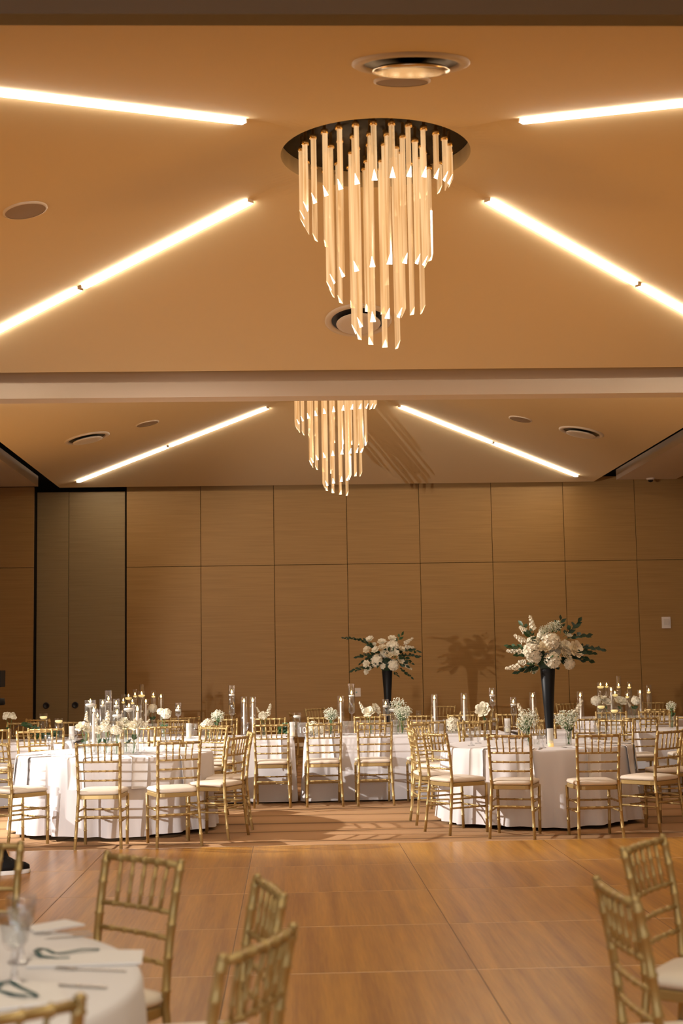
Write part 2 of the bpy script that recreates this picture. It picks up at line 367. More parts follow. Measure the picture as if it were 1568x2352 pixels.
struct(link('trim_1', r_.add([(X0+ncol0*PS, Y0, .019), (X0+ncol1*PS, Y0, .019), (X0+ncol1*PS, Y0+.045, .0), (X0+ncol0*PS, Y0+.045, .0), (X0+ncol0*PS, Y0, .0), (X0+ncol1*PS, Y0, .0)], [(0, 1, 2, 3), (0, 3, 4), (1, 5, 2), (0, 4, 5, 1), (4, 3, 2, 5)]), 'alu'))

# ================================================================== CEILING FITTINGS
BAY = ('near ceiling bay', 'far ceiling bay')
SIDE = {(-1, 1): 'back left', (1, 1): 'back right', (-1, -1): 'front left', (1, -1): 'front right'}
TS = (.216, .563, .923)
for b, yc in enumerate(YC):
    for (sx, sy), sd in SIDE.items():
        d = Vector((sx*A_, sy*B_, -DZ)); L = d.length; d.normalize()
        side = Vector((d.y, -d.x, 0)).normalized(); nrm = d.cross(side)
        if nrm.z > 0: nrm = -nrm
        apex = Vector((XC, yc, ZA))
        w = {('near ceiling bay', 'back left'): 'below the left edge of the near chandelier'}.get((BAY[b], sd), '')
        t = thing('linear_light', 'glowing white light strip slanting to the %s corner of the %s' % (sd, BAY[b]), 'light strip', apex+d*L*TS[0], 0, 'linear ceiling lights')
        for a0, a1 in ((TS[0], TS[1]-.004), (TS[1]+.004, TS[2])):
            mtx = Matrix((( d.x, side.x, nrm.x, 0), (d.y, side.y, nrm.y, 0), (d.z, side.z, nrm.z, 0), (0, 0, 0, 1)))
            l0, l1 = (a0-TS[0])*L, (a1-TS[0])*L
            link('light_diffuser', MB().box(((l0+l1)/2, 0, .012), (l1-l0, .052, .040), mtx), 'strip', t)
            for e in (l0, l1):
                link('end_cap', MB().box((e, 0, .010), (.012, .060, .044), mtx), 'cap', t)
def facet_rot(dx, dy):
    if abs(dx)/A_ > abs(dy)/B_: n = Vector((math.copysign(DZ/A_, dx), 0, 1))
    else: n = Vector((0, math.copysign(DZ/B_, dy), 1))
    return n.to_track_quat('Z', 'Y').to_euler()
dm = (MB().lathe([(.315, .004), (.318, -.012), (.30, -.022), (.262, -.018), (.252, .002)], 40).mesh('diffuser_ring'),
      MB().lathe([(.252, -.006), (.23, -.004), (.05, -.004), (0, -.004)], 40).mesh('diffuser_throat'),
      MB().lathe([(0, -.055), (.17, -.055), (.205, -.050), (.21, -.042), (.19, -.03), (.05, -.005)], 40).mesh('diffuser_plaque'))
sm_ = (MB().lathe([(.165, .002), (.165, -.010), (.15, -.014)], 32).mesh('speaker_rim'), MB().lathe([(.15, -.012), (.08, -.016), (0, -.017)], 32).mesh('speaker_mesh'))
def fitting(kind, b, dx, dy, label):
    loc = Vector((XC+dx, YC[b]+dy, zc(dx, dy)))
    t = thing(kind, label, 'vent' if kind == 'ceiling_diffuser' else 'speaker', loc, 0, 'round ceiling vents' if kind == 'ceiling_diffuser' else 'round ceiling speakers'); t.rotation_euler = facet_rot(dx, dy)
    if kind == 'ceiling_diffuser':
        link('ring', dm[0], 'trim', t); link('throat', dm[1], 'black', t)
        p = link('plaque', dm[2].copy(), 'reflector' if (b == 0 and dy < -1) else 'plaque', t)
    else:
        link('rim', sm_[0], 'trim', t); link('grille', sm_[1], 'grille', t)
fitting('ceiling_diffuser', 0, 0, -2.9, 'round ceiling vent with shiny brass centre above the near chandelier')
fitting('ceiling_diffuser', 0, 0, 2.80, 'round ceiling vent partly hidden behind the near chandelier rods')
fitting('ceiling_diffuser', 1, -3.46, .1, 'round ceiling vent left of the far chandelier')
fitting('ceiling_diffuser', 1, 3.45, .05, 'round ceiling vent right of the far chandelier')
fitting('ceiling_speaker', 0, 0, -2.35, 'flat round ceiling speaker just below the shiny brass vent')
fitting('ceiling_speaker', 0, -2.6, 0, 'flat brown ceiling speaker near the left photo edge')
fitting('ceiling_speaker', 1, -2.62, .05, 'flat ceiling speaker beside the far left light strip')
fitting('ceiling_speaker', 1, 2.59, .03, 'flat ceiling speaker beside the far right light strip')
sd_ = thing('smoke_detector', 'small dark dome fitting on the right side ceiling by the back wall', 'detector', (6.06, 22.75, 4.525))
link('base', MB().lathe([(0, 0), (.07, 0), (.07, -.02), (.05, -.03), (0, -.03)], 20), 'plate', sd_); link('dome', MB().lathe([(.045, -.03), (.035, -.06), (0, -.07)], 16), 'black', sd_)

# chandeliers: a helix of triangular crystal rods under a black plate
RODR = .0235
def rod_mesh(length, cut):
    P = [(RODR*math.cos(a), RODR*math.sin(a)) for a in (rad(90), rad(210), rad(330))]
    mb = MB(); top = [(x, y, 0) for x, y in P]; bot = [(x, y, -length+cut*(1 if k == 0 else 0)) for k, (x, y) in enumerate(P)]
    mb.add(top+bot, [(0, 1, 2), (0, 3, 4, 1), (1, 4, 5, 2), (2, 5, 3, 0)]); m1 = mb.mesh('crystal_rod')
    tip = MB().add([(x, y, z-.0005) for x, y, z in bot], [(0, 2, 1)]).mesh('rod_cut')
    return m1, tip
hook = MB().lathe([(.012, .11), (.012, .02), (.026, .018), (.027, -.012), (.0, -.012)], 10).mesh('rod_mount')
for b, yc in enumerate(YC):
    t = thing('chandelier', ('large spiral chandelier of amber crystal rods on the near ceiling', 'smaller looking spiral chandelier of crystal rods on the far ceiling')[b], 'chandelier', (XC, yc, ZCAP), 0, 'crystal rod chandeliers')
    link('ceiling_plate', MB().lathe([(0, 0), (RH-.004, 0), (RH-.004, .03), (0, .03)], 64), 'black', t)
    rings = ((.555, 27, 5.10, 4.60, -25), (.36, 18, 4.45, 4.13, 0), (.18, 10, 4.07, 3.86, 0))
    for ri, (r, n, z0, z1, a0) in enumerate(rings):
        for i in range(n):
            f = i/(n-1); a = rad(-a0)-2*PI*(i/n)      # from the right, over the near side, to the left and back
            x, y = r*math.cos(a), r*math.sin(a); zt = 5.34-.004*ri; zb = z0+(z1-z0)*f
            m1, tip = rod_mesh(zt-zb, .07)
            rz = a-rad(90)+rad(random.uniform(-12, 12))
            ro = link('crystal_rod', m1, 'rod', t, (x, y, zt-ZCAP), (0, 0, rz))
            link('rod_cut', tip, 'rodtip', ro)
            link('rod_mount', hook, 'mount', t, (x, y, zt-ZCAP))

# wall fittings
sp = thing('light_switch', 'ivory control plate with round dial on the back wall', 'switch', (1.128, YW-.006, 1.06))
link('plate', MB().box((0, 0, 0), (.095, .012, .14)), 'plate', sp); link('dial', MB().lathe([(0, .012), (.018, .012), (.02, 0)], 16, (.018, 0, -.012), Matrix.Rotation(rad(90), 4, 'X')), 'trim', sp)
link('indicator', MB().lathe([(0, .009), (.014, .009), (.014, 0)], 12, (-.025, 0, .04), Matrix.Rotation(rad(90), 4, 'X')), mat('teal_print', (.3, .5, .5), .5), sp)
al = thing('alarm_plate', 'small pale wall plate high on the dark right part of the wall', 'wall plate', (6.322, YW-.012, 2.128))
link('plate', MB().box((0, 0, 0), (.145, .03, .19)), 'plate', al); link('lens', MB().box((0, -.018, .01), (.09, .012, .10)), 'trim', al)

# ================================================================== CHAIRS
def post_y(z): 
    if z < .45: return -.235+(.05)*(z/.45)**.8
    u = (z-.45)/.45; return -.185-.012*u-.048*u*u
def post_x(z): 
    return (.195-.02*(z/.45)) if z < .45 else .175+.011*((z-.45)/.45)
def noded(fn, zs, r, nodes, bump=1.32, hw=.005):
    pts = []; ev = [(z, r) for z in zs]
    for q in nodes: ev += [(q-hw, r), (q, r*bump), (q+hw, r)]
    ev.sort(); return [fn(z) for z, _ in ev], [k for _, k in ev]
def rail_mesh(x0, x1, y, z, r, bow=0.0, nodes=3):
    def fn(t): return (x0+(x1-x0)*t, y-bow*4*t*(1-t), z)
    L = abs(x1-x0); p, rs = noded(fn, (0, .25, .5, .75, 1), r, [(k+1)/(nodes+1) for k in range(nodes)], 1.4, .005/L)
    return MB().tube(p, rs, 6)
def chair_parts():
    parts = []
    for s in (-1, 1):
        p, rs = noded(lambda z: (s*post_x(z), post_y(z), z), (0.0, .15, .3, .45, .55, .65, .75, .885), .0135, (.10, .24, .36, .50, .60, .70, .80, .865))
        p += [(s*.186, post_y(.89), .889), (s*.186, post_y(.895), .893), (s*.186, post_y(.9), .901)]; rs += [.010, .0145, .004]
        parts.append(('back_post', MB().tube(p, rs, 8).mesh('back_post'), 'gold'))
        p, rs = noded(lambda z: (s*(.182+.006*z/.44), .188-.006*z, z), (0.0, .2, .435), .0135, (.12, .23, .33))
        parts.append(('leg', MB().tube(p, rs, 8).mesh('leg'), 'gold'))
    for z, r, nm in ((.880, .0115, 'top_rail'), (.735, .0085, 'back_rail'), (.657, .0085, 'back_rail'), (.578, .0085, 'back_rail')):
        parts.append((nm, rail_mesh(-post_x(z), post_x(z), post_y(z), z, r, .014, 5).mesh(nm), 'gold'))
    for k in range(5):
        f = (k-2)/3.0
        def fn(z): 
            t = (z-.735)/.145; x = f*(.162+.014*t); return (x, post_y(z)-.014*(1-(x/.18)**2), z)
        p, rs = noded(fn, (.735, .80, .88), .0065, (.775, .83), 1.45)
        parts.append(('spindle', MB().tube(p, rs, 6).mesh('spindle'), 'gold'))
    # seat frame: rounded trapezoid ring box
    out = []
    n = 24
    def rim(sx, sy, e=.30):
        P = []
        for i in range(n):
            a = 2*PI*i/n; c, s = math.cos(a), math.sin(a)
            u, v = math.copysign(abs(c)**e, c), math.copysign(abs(s)**e, s)
            P.append((u*sx*(1+.06*v), v*sy-.002, 0))
        return P
    def slab(levels):
        vs = []; fs = []
        for sx, sy, z in levels: vs += [(x, y, z) for x, y, _ in rim(sx, sy)]
        for j in range(len(levels)-1):
            for i in range(n):
                i2 = (i+1) % n; fs.append((j*n+i, j*n+i2, (j+1)*n+i2, (j+1)*n+i))
        fs.append(tuple(range(n))[::-1]); fs.append(tuple((len(levels)-1)*n+i for i in range(n))); return vs, fs
    vs_, fs_ = slab([(.185, .195, .420), (.192, .203, .424), (.192, .203, .452), (.187, .198, .456)]); parts.append(('seat_frame', MB().add(vs_, fs_).mesh('seat_frame'), 'gold'))
    vs_, fs_ = slab([(.183, .195, .457), (.193, .204, .466), (.196, .207, .476), (.188, .198, .490), (.150, .158, .499), (.08, .085, .503)]); parts.append(('cushion', MB().add(vs_, fs_, True).mesh('cushion'), 'cushion'))
    parts.append(('stretcher', rail_mesh(-.186, .186, post_y(.275), .275, .0085, 0, 4).mesh('stretcher'), 'gold'))
    for z in (.30, .225): parts.append(('stretcher', rail_mesh(-.184, .184, .187, z, .0085, 0, 4).mesh('stretcher'), 'gold'))
    for s in (-1, 1):
        for z in (.315, .235):
            a, b = Vector((s*.188, post_y(z), z)), Vector((s*.184, .187, z))
            def fn(t): return a+(b-a)*t
            p, rs = noded(fn, (0, .5, 1), .0085, (.25, .5, .75), 1.4, .013)
            parts.append(('stretcher', MB().tube(p, rs, 6).mesh('stretcher'), 'gold'))
    return parts
CHAIR = chair_parts()
for _, me, m in CHAIR: me.materials.append(M[m])
def chair(x, y, a, label, group, ord_text=None, z=0.0):
    """x,y: middle of the back-post feet; a: degrees, 0 = back towards the camera"""
    f = Vector((-math.sin(rad(a)), math.cos(rad(a)), 0)); o = Vector((x, y, z))+f*.235
    t = thing('chiavari_chair', label or 'chair', 'chair', o, rad(a), group)
    for nm, me, _ in CHAIR: link(nm, me, None, t)
    if ord_text: ordered(t, ord_text)
    return t
GL, GR, GK, GF, GN = 'chairs around the front left round table', 'chairs around the front right round table', 'chairs along the long table', 'chairs at the far tables', 'foreground chairs on the dance floor'
# front left round table
chair(-2.57, 12.38, -44, 'gold bamboo chair cut off by the left edge beside the left round table', GL)
chair(-1.63, 12.02, -2, 'gold bamboo chair with its back square to us before the front left round table', GL)
chair(-.95, 12.10, 18, 'gold bamboo chair turned slightly left, near right front of the left round table', GL)
chair(-.47, 12.70, 65, 'gold bamboo chair seen obliquely at the right side of the left round table', GL)
chair(-.385, 13.45, 97, 'gold bamboo chair seen edge-on at the right of the left round table', GL)
chair(-.80, 14.75, 140, 'gold bamboo chair facing us at the far right of the left round table', GL)
chair(-1.61, 14.98, 172, 'gold bamboo chair half hidden by the left round table candles', GL)
chair(-2.65, 14.70, 208, 'gold bamboo chair facing us at the far left of the left round table', GL)
# front right round table
chair(1.905, 12.16, -18, 'gold bamboo chair with its back to us, left front of the right round table', GR)
chair(2.64, 11.96, 2, 'gold bamboo chair with its back to us, right front of the right round table', GR)
chair(1.31, 12.67, -61, 'gold bamboo chair angled right, front left of the right round table', GR)
chair(1.17, 13.52, -86, 'gold bamboo chair seen edge-on at the left side of the right round table', GR)
chair(1.35, 14.62, -128, 'gold bamboo chair behind the edge-on one left of the right round table', GR)
chair(1.97, 14.95, 197, 'gold bamboo chair facing us at the far left of the right round table', GR)
chair(2.67, 15.02, 184, 'gold bamboo chair facing us behind the tall black vase on the right round table', GR)
chair(3.46, 14.78, 152, 'gold bamboo chair facing us at the far right of the right round table', GR)
chair(3.37, 12.36, 40, 'gold bamboo chair angled left, front right of the right round table', GR)
chair(3.86, 13.35, 96, 'gold bamboo chair cut off by the right edge beside the right round table', GR)
# long table
for x in (-3.2, -2.62, -1.98, -1.34, -.79, -.20, .37, .92, 1.50, 2.07, 2.68, 3.27, 3.83, 4.42):
    chair(x, 15.21, random.uniform(-2.5, 2.5), None, GK, 'gold bamboo chair on the near side of the long table')
for x in (-3.2, -2.6, -2.0, -1.40, -.82, -.24, .41, .97, 1.54, 2.11, 2.70, 3.30, 3.92, 4.45):
    chair(x, 16.98, 180+random.uniform(-3, 3), None, GK, 'gold bamboo chair on the far side of the long table')
# far tables
chair(-1.32, 17.75, 22, 'dim gold chair with its back to us at the far left round table', GF)
chair(-.82, 18.6, 62, 'dim gold chair seen obliquely right of the far left round table', GF)
chair(-3.2, 18.0, -30, 'dim gold chair left of the far left round table near the doors', GF)
chair(-2.1, 20.9, 176, 'dim gold chair behind the yellow candle cluster of the far left table', GF)
chair(1.33, 17.72, 6, 'dim gold chair with its back to us before the far middle table', GF)
chair(.37, 20.3, 222, 'dim gold chair facing right at the left of the far middle table', GF)
chair(.03, 18.5, -82, 'dim gold chair seen edge-on, standing left of the far middle table', GF)
chair(2.25, 20.5, 150, 'dim gold chair facing us at the far right of the far middle table', GF)
chair(2.32, 18.0, 42, 'dim gold chair seen obliquely right front of the far middle table', GF)
chair(2.72, 18.75, 84, 'dim gold chair seen edge-on right of the far middle table', GF)
chair(3.36, 19.0, -98, 'dim gold chair seen edge-on left of the far right candle table', GF)
chair(4.10, 20.6, 205, 'dim gold chair left behind the far right candle cluster', GF)
chair(5.38, 20.45, 150, 'dim gold chair right behind the far right candle cluster by the dark wall', GF)
chair(4.72, 17.72, -4, 'dim gold chair with its back to us before the far right table', GF)
# foreground
ZD = .019
FC_ = Vector((-1.31, 3.66, 0))
for ang, rad_, lab in ((84, 1.48, 'blurred gold chair cut off by the left photo edge, behind the foreground table'), (51, 1.30, 'blurred gold chair fully in view behind the foreground table'),
                 (16, 1.29, 'blurred gold chair seen obliquely right of the foreground table, the farther of two'), (-19, 1.30, 'large blurred gold chair back right of the foreground table, the nearer of two'),
                 (-54, 1.28, 'blurred gold chair corner at the bottom left photo edge')):
    p = FC_+Vector((math.cos(rad(ang)), math.sin(rad(ang)), 0))*rad_
    chair(p.x, p.y, ang+90+{51: -5, 16: -4, -19: -5}.get(ang, 0), lab, GN, z=ZD)
chair(1.20, 4.76, 53-180+2, 'blurred gold chair at the right photo edge, the farther of two', GN, z=ZD)
chair(.885, 3.83, -87, 'large blurred gold chair at the bottom right photo edge with a white seat', GN, z=ZD)

# ================================================================== TABLES
TZ = .720
def round_cloth(R, seed, nf=21, drop=.015, overhang=0.0):
    rnd = random.Random(seed); n = 180; vs = []; fs = []
    ph = [rnd.uniform(0, 6.28) for _ in range(4)]
    def fold(a): 
        return .55*math.sin(nf*a+ph[0]+1.2*math.sin(3*a+ph[1]))+.35*math.sin((nf*.58)*a+ph[2])+.25*math.sin(nf*1.7*a+ph[3])
    prof = [(0, 0, 0), (R*.5, 0, 0), (R*.9, 0, 0), (R-.012, 0, 0), (R-.002, -.006, 0), (R+.004, -.022, .0)]
    H = TZ-drop
    for k in range(1, 12):
        t = k/11; prof.append((R+.006+.045*t**1.2, -.022-(H-.022)*t, .006+.046*t**1.1))
    for r, z, amp in prof[1:]:
        for i in range(n):
            a = 2*PI*i/n; rr = r+amp*fold(a); vs.append((rr*math.cos(a), rr*math.sin(a), TZ+z+(.008*math.sin(5*a+ph[1]) if z < -H+.03 else 0)))
    c = len(vs); vs.append((0, 0, TZ)); m = len(prof)-1
    for i in range(n): fs.append((c, i, (i+1) % n))
    for j in range(m-1):
        for i in range(n):
            i2 = (i+1) % n; fs.append((j*n+i, (j+1)*n+i, (j+1)*n+i2, j*n+i2))
    return MB().add(vs, fs, True)
ped = MB().lathe([(0, 0), (.30, 0), (.30, .02), (.05, .05), (.04, .65), (.2, .680), (0, .680)], 20).mesh('pedestal')
def round_table(x, y, R, label, seed, z=0.0, drop=.035):
    t = thing('round_table', label, 'table', (x, y, z), 0, 'round tables')
    link('tablecloth', round_cloth(R, seed, drop=drop), 'cloth', t)
    link('tabletop', MB().lathe([(0, .683), (R-.03, .683), (R-.02, .690), (R-.02, .710), (R-.03, .715), (0, .715)], 48), 'black', t)
    link('pedestal', ped, 'black', t); return t
TL, TR_, TF = (-1.67, 13.60), (2.40, 13.65), (-1.31, 3.66)
FL, FCN, FR_ = (-2.0, 19.5), (1.35, 19.25), (4.68, 19.25)
round_table(*TL, .92, 'round table in white floor-length cloth with candle cluster, front left', 1)
round_table(*TR_, .92, 'round table in white floor-length cloth under the tall black vase, front right', 2)
round_table(*TF, .92, 'blurred round table in white cloth filling the bottom left corner', 3, ZD)
round_table(*FL, .90, 'far round table below the yellow candle cluster near the doors', 4)
round_table(*FCN, .90, 'far round table under the black vase before the back wall', 5)
round_table(*FR_, .90, 'far round table with yellow candles before the dark right wall', 6)
def rect_cloth(L, D, seed):
    rnd = random.Random(seed); rc = .03; P = []
    def line(a, b, n): 
        for i in range(n): P.append((Vector(a)+(Vector(b)-Vector(a))*i/n))
    hx, hy = L/2, D/2
    line((-hx+rc, -hy), (hx-rc, -hy), 90); 
    for cx, cy, a0 in ((hx-rc, -hy+rc, -90), (hx-rc, hy-rc, 0), (-hx+rc, hy-rc, 90), (-hx+rc, -hy+rc, 180)):
        for k in range(6): P.append(Vector((cx+rc*math.cos(rad(a0+15*k)), cy+rc*math.sin(rad(a0+15*k)))))
        if a0 == -90: line((hx, -hy+rc), (hx, hy-rc), 24)
        if a0 == 0: line((hx-rc, hy), (-hx+rc, hy), 90)
        if a0 == 90: line((-hx, hy-rc), (-hx, -hy+rc), 24)
    n = len(P); ph = [rnd.uniform(0, 6.28) for _ in range(4)]; vs = []; fs = []
    nor = []
    for i in range(n):
        d = P[(i+1) % n]-P[i-1]; nor.append(Vector((d.y, -d.x)).normalized())
    arc = [0]
    for i in range(1, n): arc.append(arc[-1]+(P[i]-P[i-1]).length)
    lv = [(-.03, 0, 0), (-.006, -.0, 0), (0, -.006, 0), (.004, -.03, 0)]+[(.006+.018*k/8, -.03-(TZ-.045)*k/8, .004+.017*k/8) for k in range(1, 9)]
    for off, z, amp in lv:
        for i in range(n):
            s = arc[i]; f = math.sin(8.5*s+ph[0]+1.5*math.sin(1.3*s+ph[1]))*.6+.4*math.sin(15*s+ph[2])
            corner = min(abs(abs(P[i].x)-hx)+abs(abs(P[i].y)-hy), .35); amp2 = amp*(1+1.6*max(0, 1-corner/.22))
            q = P[i]+nor[i]*(off+amp2*f); vs.append((q.x, q.y, TZ+z))
    fs.append(tuple(range(n)))
    for j in range(len(lv)-1):
        for i in range(n):
            i2 = (i+1) % n; fs.append((j*n+i, (j+1)*n+i, (j+1)*n+i2, j*n+i2))
    return MB().add(vs, fs, True)
lgm = MB().tube([(0, 0, 0), (0, 0, .685)], .014, 8).mesh('leg')
LT_Y0, LT_Y1 = 15.76, 16.52
for i, (x0, x1, lab) in enumerate(((-4.78, -2.36, 'white clothed long table section at the far left photo edge'), (-2.33, .09, 'white clothed long table section ending just left of the number ten sign'),
                              (.12, 2.53, 'white clothed long table section in the middle with the number ten sign'), (2.56, 4.98, 'white clothed long table section behind the right round table'))):
    t = thing('long_table', lab, 'table', ((x0+x1)/2, (LT_Y0+LT_Y1)/2, 0), 0, 'sections of the long table')
    link('tablecloth', rect_cloth(x1-x0-.10, LT_Y1-LT_Y0, 20+i), 'cloth', t)
    link('tabletop', MB().box((0, 0, .700), (x1-x0-.09, LT_Y1-LT_Y0-.03, .03)), 'black', t)
    for sx in (-1, 1):
        for sy in (-1, 1): link('leg', lgm, 'black', t, (sx*((x1-x0)/2-.15), sy*.28, 0))

# ================================================================== TABLE THINGS
def on(px, Y, z=TZ):
    p = at(px, 1600, Y); return Vector((p.x, Y, z))
# ---- meshes
def cyl_glass(r, h): return MB().lathe([(0, .004), (r*.96, .004), (r, .012), (r, h), (r-.002, h)], 20)
FLAME = MB().lathe([(0, 0), (.0055, .008), (.006, .014), (.003, .026), (0, .036)], 10).mesh('flame')
WICK = MB().tube([(0, 0, 0), (0, 0, .012)], .0012, 5).mesh('wick')
def candle_top(parent, z, lit=True, s=1.0):
    w = link('wick', WICK, 'wick', parent, (0, 0, z))
    if lit: link('flame', FLAME, 'flame', parent, (0, 0, z+.004*s), scale=(s*1.5, s*1.5, s*1.2))
def floating_candle(px, Y, r, h, lvl, wide, place, lit=True, z=TZ, glow='wax'):
    """glass cylinder of water with a floating candle"""
    p = on(px, Y, z); t = thing('floating_candle_vase', place, 'candle', p, 0, 'floating candles in glass cylinders')
    link('glass_cylinder', cyl_glass(r, h), 'glass', t)
    link('water', MB().lathe([(0, .006), (r-.004, .006), (r-.004, lvl), (0, lvl)], 18), 'water', t)
    cr = r*.88 if wide else r*.72; ch = .035 if wide else .024
    c = link('candle', MB().lathe([(0, -ch*.4), (cr*.55, -ch*.4), (cr*.92, 0), (cr, ch*.3), (cr*.8, ch*.55), (0, ch*.6)], 16), glow, t, (0, 0, lvl))
    candle_top(c, ch*.6, lit); ordered(t, place); return t
def taper(px, Y, hc, hg, place, z=TZ):
    p = on(px, Y, z); t = thing('taper_candle', place, 'candle', p, 0, 'taper candles in glass sleeves')
    link('glass_sleeve', cyl_glass(.040, hg), 'glass', t); link('holder', MB().lathe([(0, .006), (.03, .006), (.03, .012), (.013, .03), (.013, .05), (0, .05)], 14), 'goblet', t)
    c = link('candle', MB().lathe([(.0125, .03), (.0115, hc-.01), (.006, hc), (0, hc)], 12), 'wax', t)
    candle_top(c, hc, True, 1.25); ordered(t, place); return t
def hurricane(px, Y, ztop, zcand, zbowl, place, z=TZ):
    p = on(px, Y, z); t = thing('stemmed_candle_glass', place, 'candle', p, 0, 'stemmed glass candle holders')
    r = .038; b = zbowl-z; h = ztop-z
    link('stem_glass', MB().lathe([(0, .002), (.045, .002), (.045, .006), (.008, .02), (.006, b*.5), (.012, b*.55), (.006, b*.62), (.007, b-.02), (.03, b-.008), (r, b+.012), (r, h), (r-.002, h)], 18), 'goblet', t)
    link('water', MB().lathe([(0, b), (r-.004, b+.014), (r-.004, zcand-z-.012), (0, zcand-z-.012)], 16), 'water', t)
    c = link('candle', MB().lathe([(0, 0), (.022, 0), (.036, .012), (.03, .022), (0, .024)], 14), 'wax', t, (0, 0, zcand-z-.014)); candle_top(c, .024, True, 1.1)
    ordered(t, place); return t
GOB = [('bowl', MB().lathe([(0, .078), (.018, .082), (.030, .10), (.036, .135), (.037, .165), (.035, .166)], 18).mesh('bowl'), 'goblet'),
       ('stem', MB().lathe([(0, .0), (.033, .001), (.034, .005), (.010, .014), (.007, .04), (.011, .055), (.007, .078)], 14).mesh('stem'), 'goblet'),
       ('water', MB().lathe([(0, .084), (.028, .102), (.033, .138), (0, .138)], 14).mesh('water'), 'water')]
def goblet(px, Y, place, z=TZ, s=1.0, xy=None):
    p = Vector((xy[0], xy[1], z)) if xy else on(px, Y, z)
    t = thing('water_goblet', place, 'glass', p, 0, 'water goblets'); t.scale = (s, s, s)
    for nm, me, m in GOB: link(nm, me, m, t)
    ordered(t, place); return t
def votive(px, Y, h, r, label, z=TZ):
    p = on(px, Y, z); t = thing('frosted_votive', label, 'candle holder', p, 0, 'frosted glass votives')
    link('frosted_glass', cyl_glass(r, h), 'frost', t); link('candle', MB().lathe([(0, .008), (r*.7, .008), (r*.7, h*.3), (0, h*.3)], 14), 'waxglow', t); return t
# napkin hanging over a table edge (local: x tangent, -y outwards, origin on the edge at table height)
def napkin_mesh(w, inn, hang, skew):
    th = .006; vs = []; fs = []
    prof = [(inn, .004), (.02, .004), (.0, .002), (-.012, -.012), (-.016, -.05), (-.022, -hang*.5), (-.035, -hang)]
    for side in (0, 1):
        for y, z in prof:
            for k in range(5):
                u = k/4-.5; f = 0 if z > -.03 else .008*math.sin(u*9+skew*3)*min(1, -z/.1)
                vs.append((u*w*(1 if z > 0 else 1-.12*skew*(z/hang))+skew*.03*(-z/hang if z < 0 else 0), y-(th if (side and z < 0) else 0)+f*-1, z+(th if side and z >= 0 else (th*.6 if side and z > -.04 else 0))))
    n = len(prof)
    for side in (0, 1):
        for j in range(n-1):
            for k in range(4):
                a = side*n*5+j*5+k; q = (a, a+1, a+6, a+5); fs.append(q if side else q[::-1])
    o = n*5
    for j in range(n-1): fs.append((j*5, (j+1)*5, o+(j+1)*5, o+j*5)); fs.append((j*5+4, o+j*5+4, o+(j+1)*5+4, (j+1)*5+4))
    for k in range(4): fs.append((k, o+k, o+k+1, k+1)); e = (n-1)*5; fs.append((e+k, e+k+1, o+e+k+1, o+e+k))
    return MB().add(vs, fs, True).mesh('napkin')
NAPS = [napkin_mesh(.15, .22, .27, s) for s in (-.6, .2, .7)]
for me in NAPS: me.materials.append(M['napkin'])
def napkin(x, y, a, place, k=0, z=TZ):
    o = link('napkin', NAPS[k % 3], None, None, (x, y, z), (0, 0, rad(a))); tag(o, place, 'napkin', 'white napkins'); ordered(o, place); return o
def fork_mesh():
    mb = MB(); mb.box((0, -.05, .003), (.008, .11, .003)); mb.box((0, .035, .003), (.006, .07, .003)); mb.box((0, .078, .004), (.022, .03, .003))
    for k in range(4): mb.box(((k-1.5)*.0066, .112, .005), (.003, .042, .002))
    return mb.mesh('fork')
def knife_mesh():
    mb = MB(); mb.box((0, -.06, .004), (.011, .10, .005))
    mb.add([(-.004, -.01, .002), (.006, -.01, .002), (.010, .03, .002), (.009, .11, .002), (-.003, .135, .002), (-.004, -.01, .005), (.006, -.01, .004), (.010, .03, .003), (.009, .11, .003), (-.003, .135, .003)], [(4, 3, 2, 1, 0), (5, 6, 7, 8, 9), (0, 1, 6, 5), (1, 2, 7, 6), (2, 3, 8, 7), (3, 4, 9, 8), (4, 0, 5, 9)]); return mb.mesh('knife')
FORK, KNIFE = fork_mesh(), knife_mesh(); FORK.materials.append(M['steel']); KNIFE.materials.append(M['steel'])
def cutlery(kind, x, y, a, place, z=TZ):
    o = link(kind, FORK if kind == 'fork' else KNIFE, None, None, (x, y, z), (0, 0, rad(a))); tag(o, place, kind, 'cutlery'); ordered(o, place); return o
def setting(cx, cy, R, ang, where, k, z=TZ, nap=True):
    """place setting at compass angle ang (0 = towards the camera, + = right)"""
    a = rad(ang); ox, oy = math.sin(a), -math.cos(a)
    if nap: napkin(cx+ox*(R+.004), cy+oy*(R+.004), ang, 'white napkin hanging from the '+where, k, z)
    for kind, s in (('fork', -.13), ('knife', .13)):
        tx, ty = math.cos(a), math.sin(a)
        cutlery(kind, cx+ox*(R-.17)+tx*s, cy+oy*(R-.17)+ty*s, ang, 'steel %s laid on the %s' % (kind, where), z)

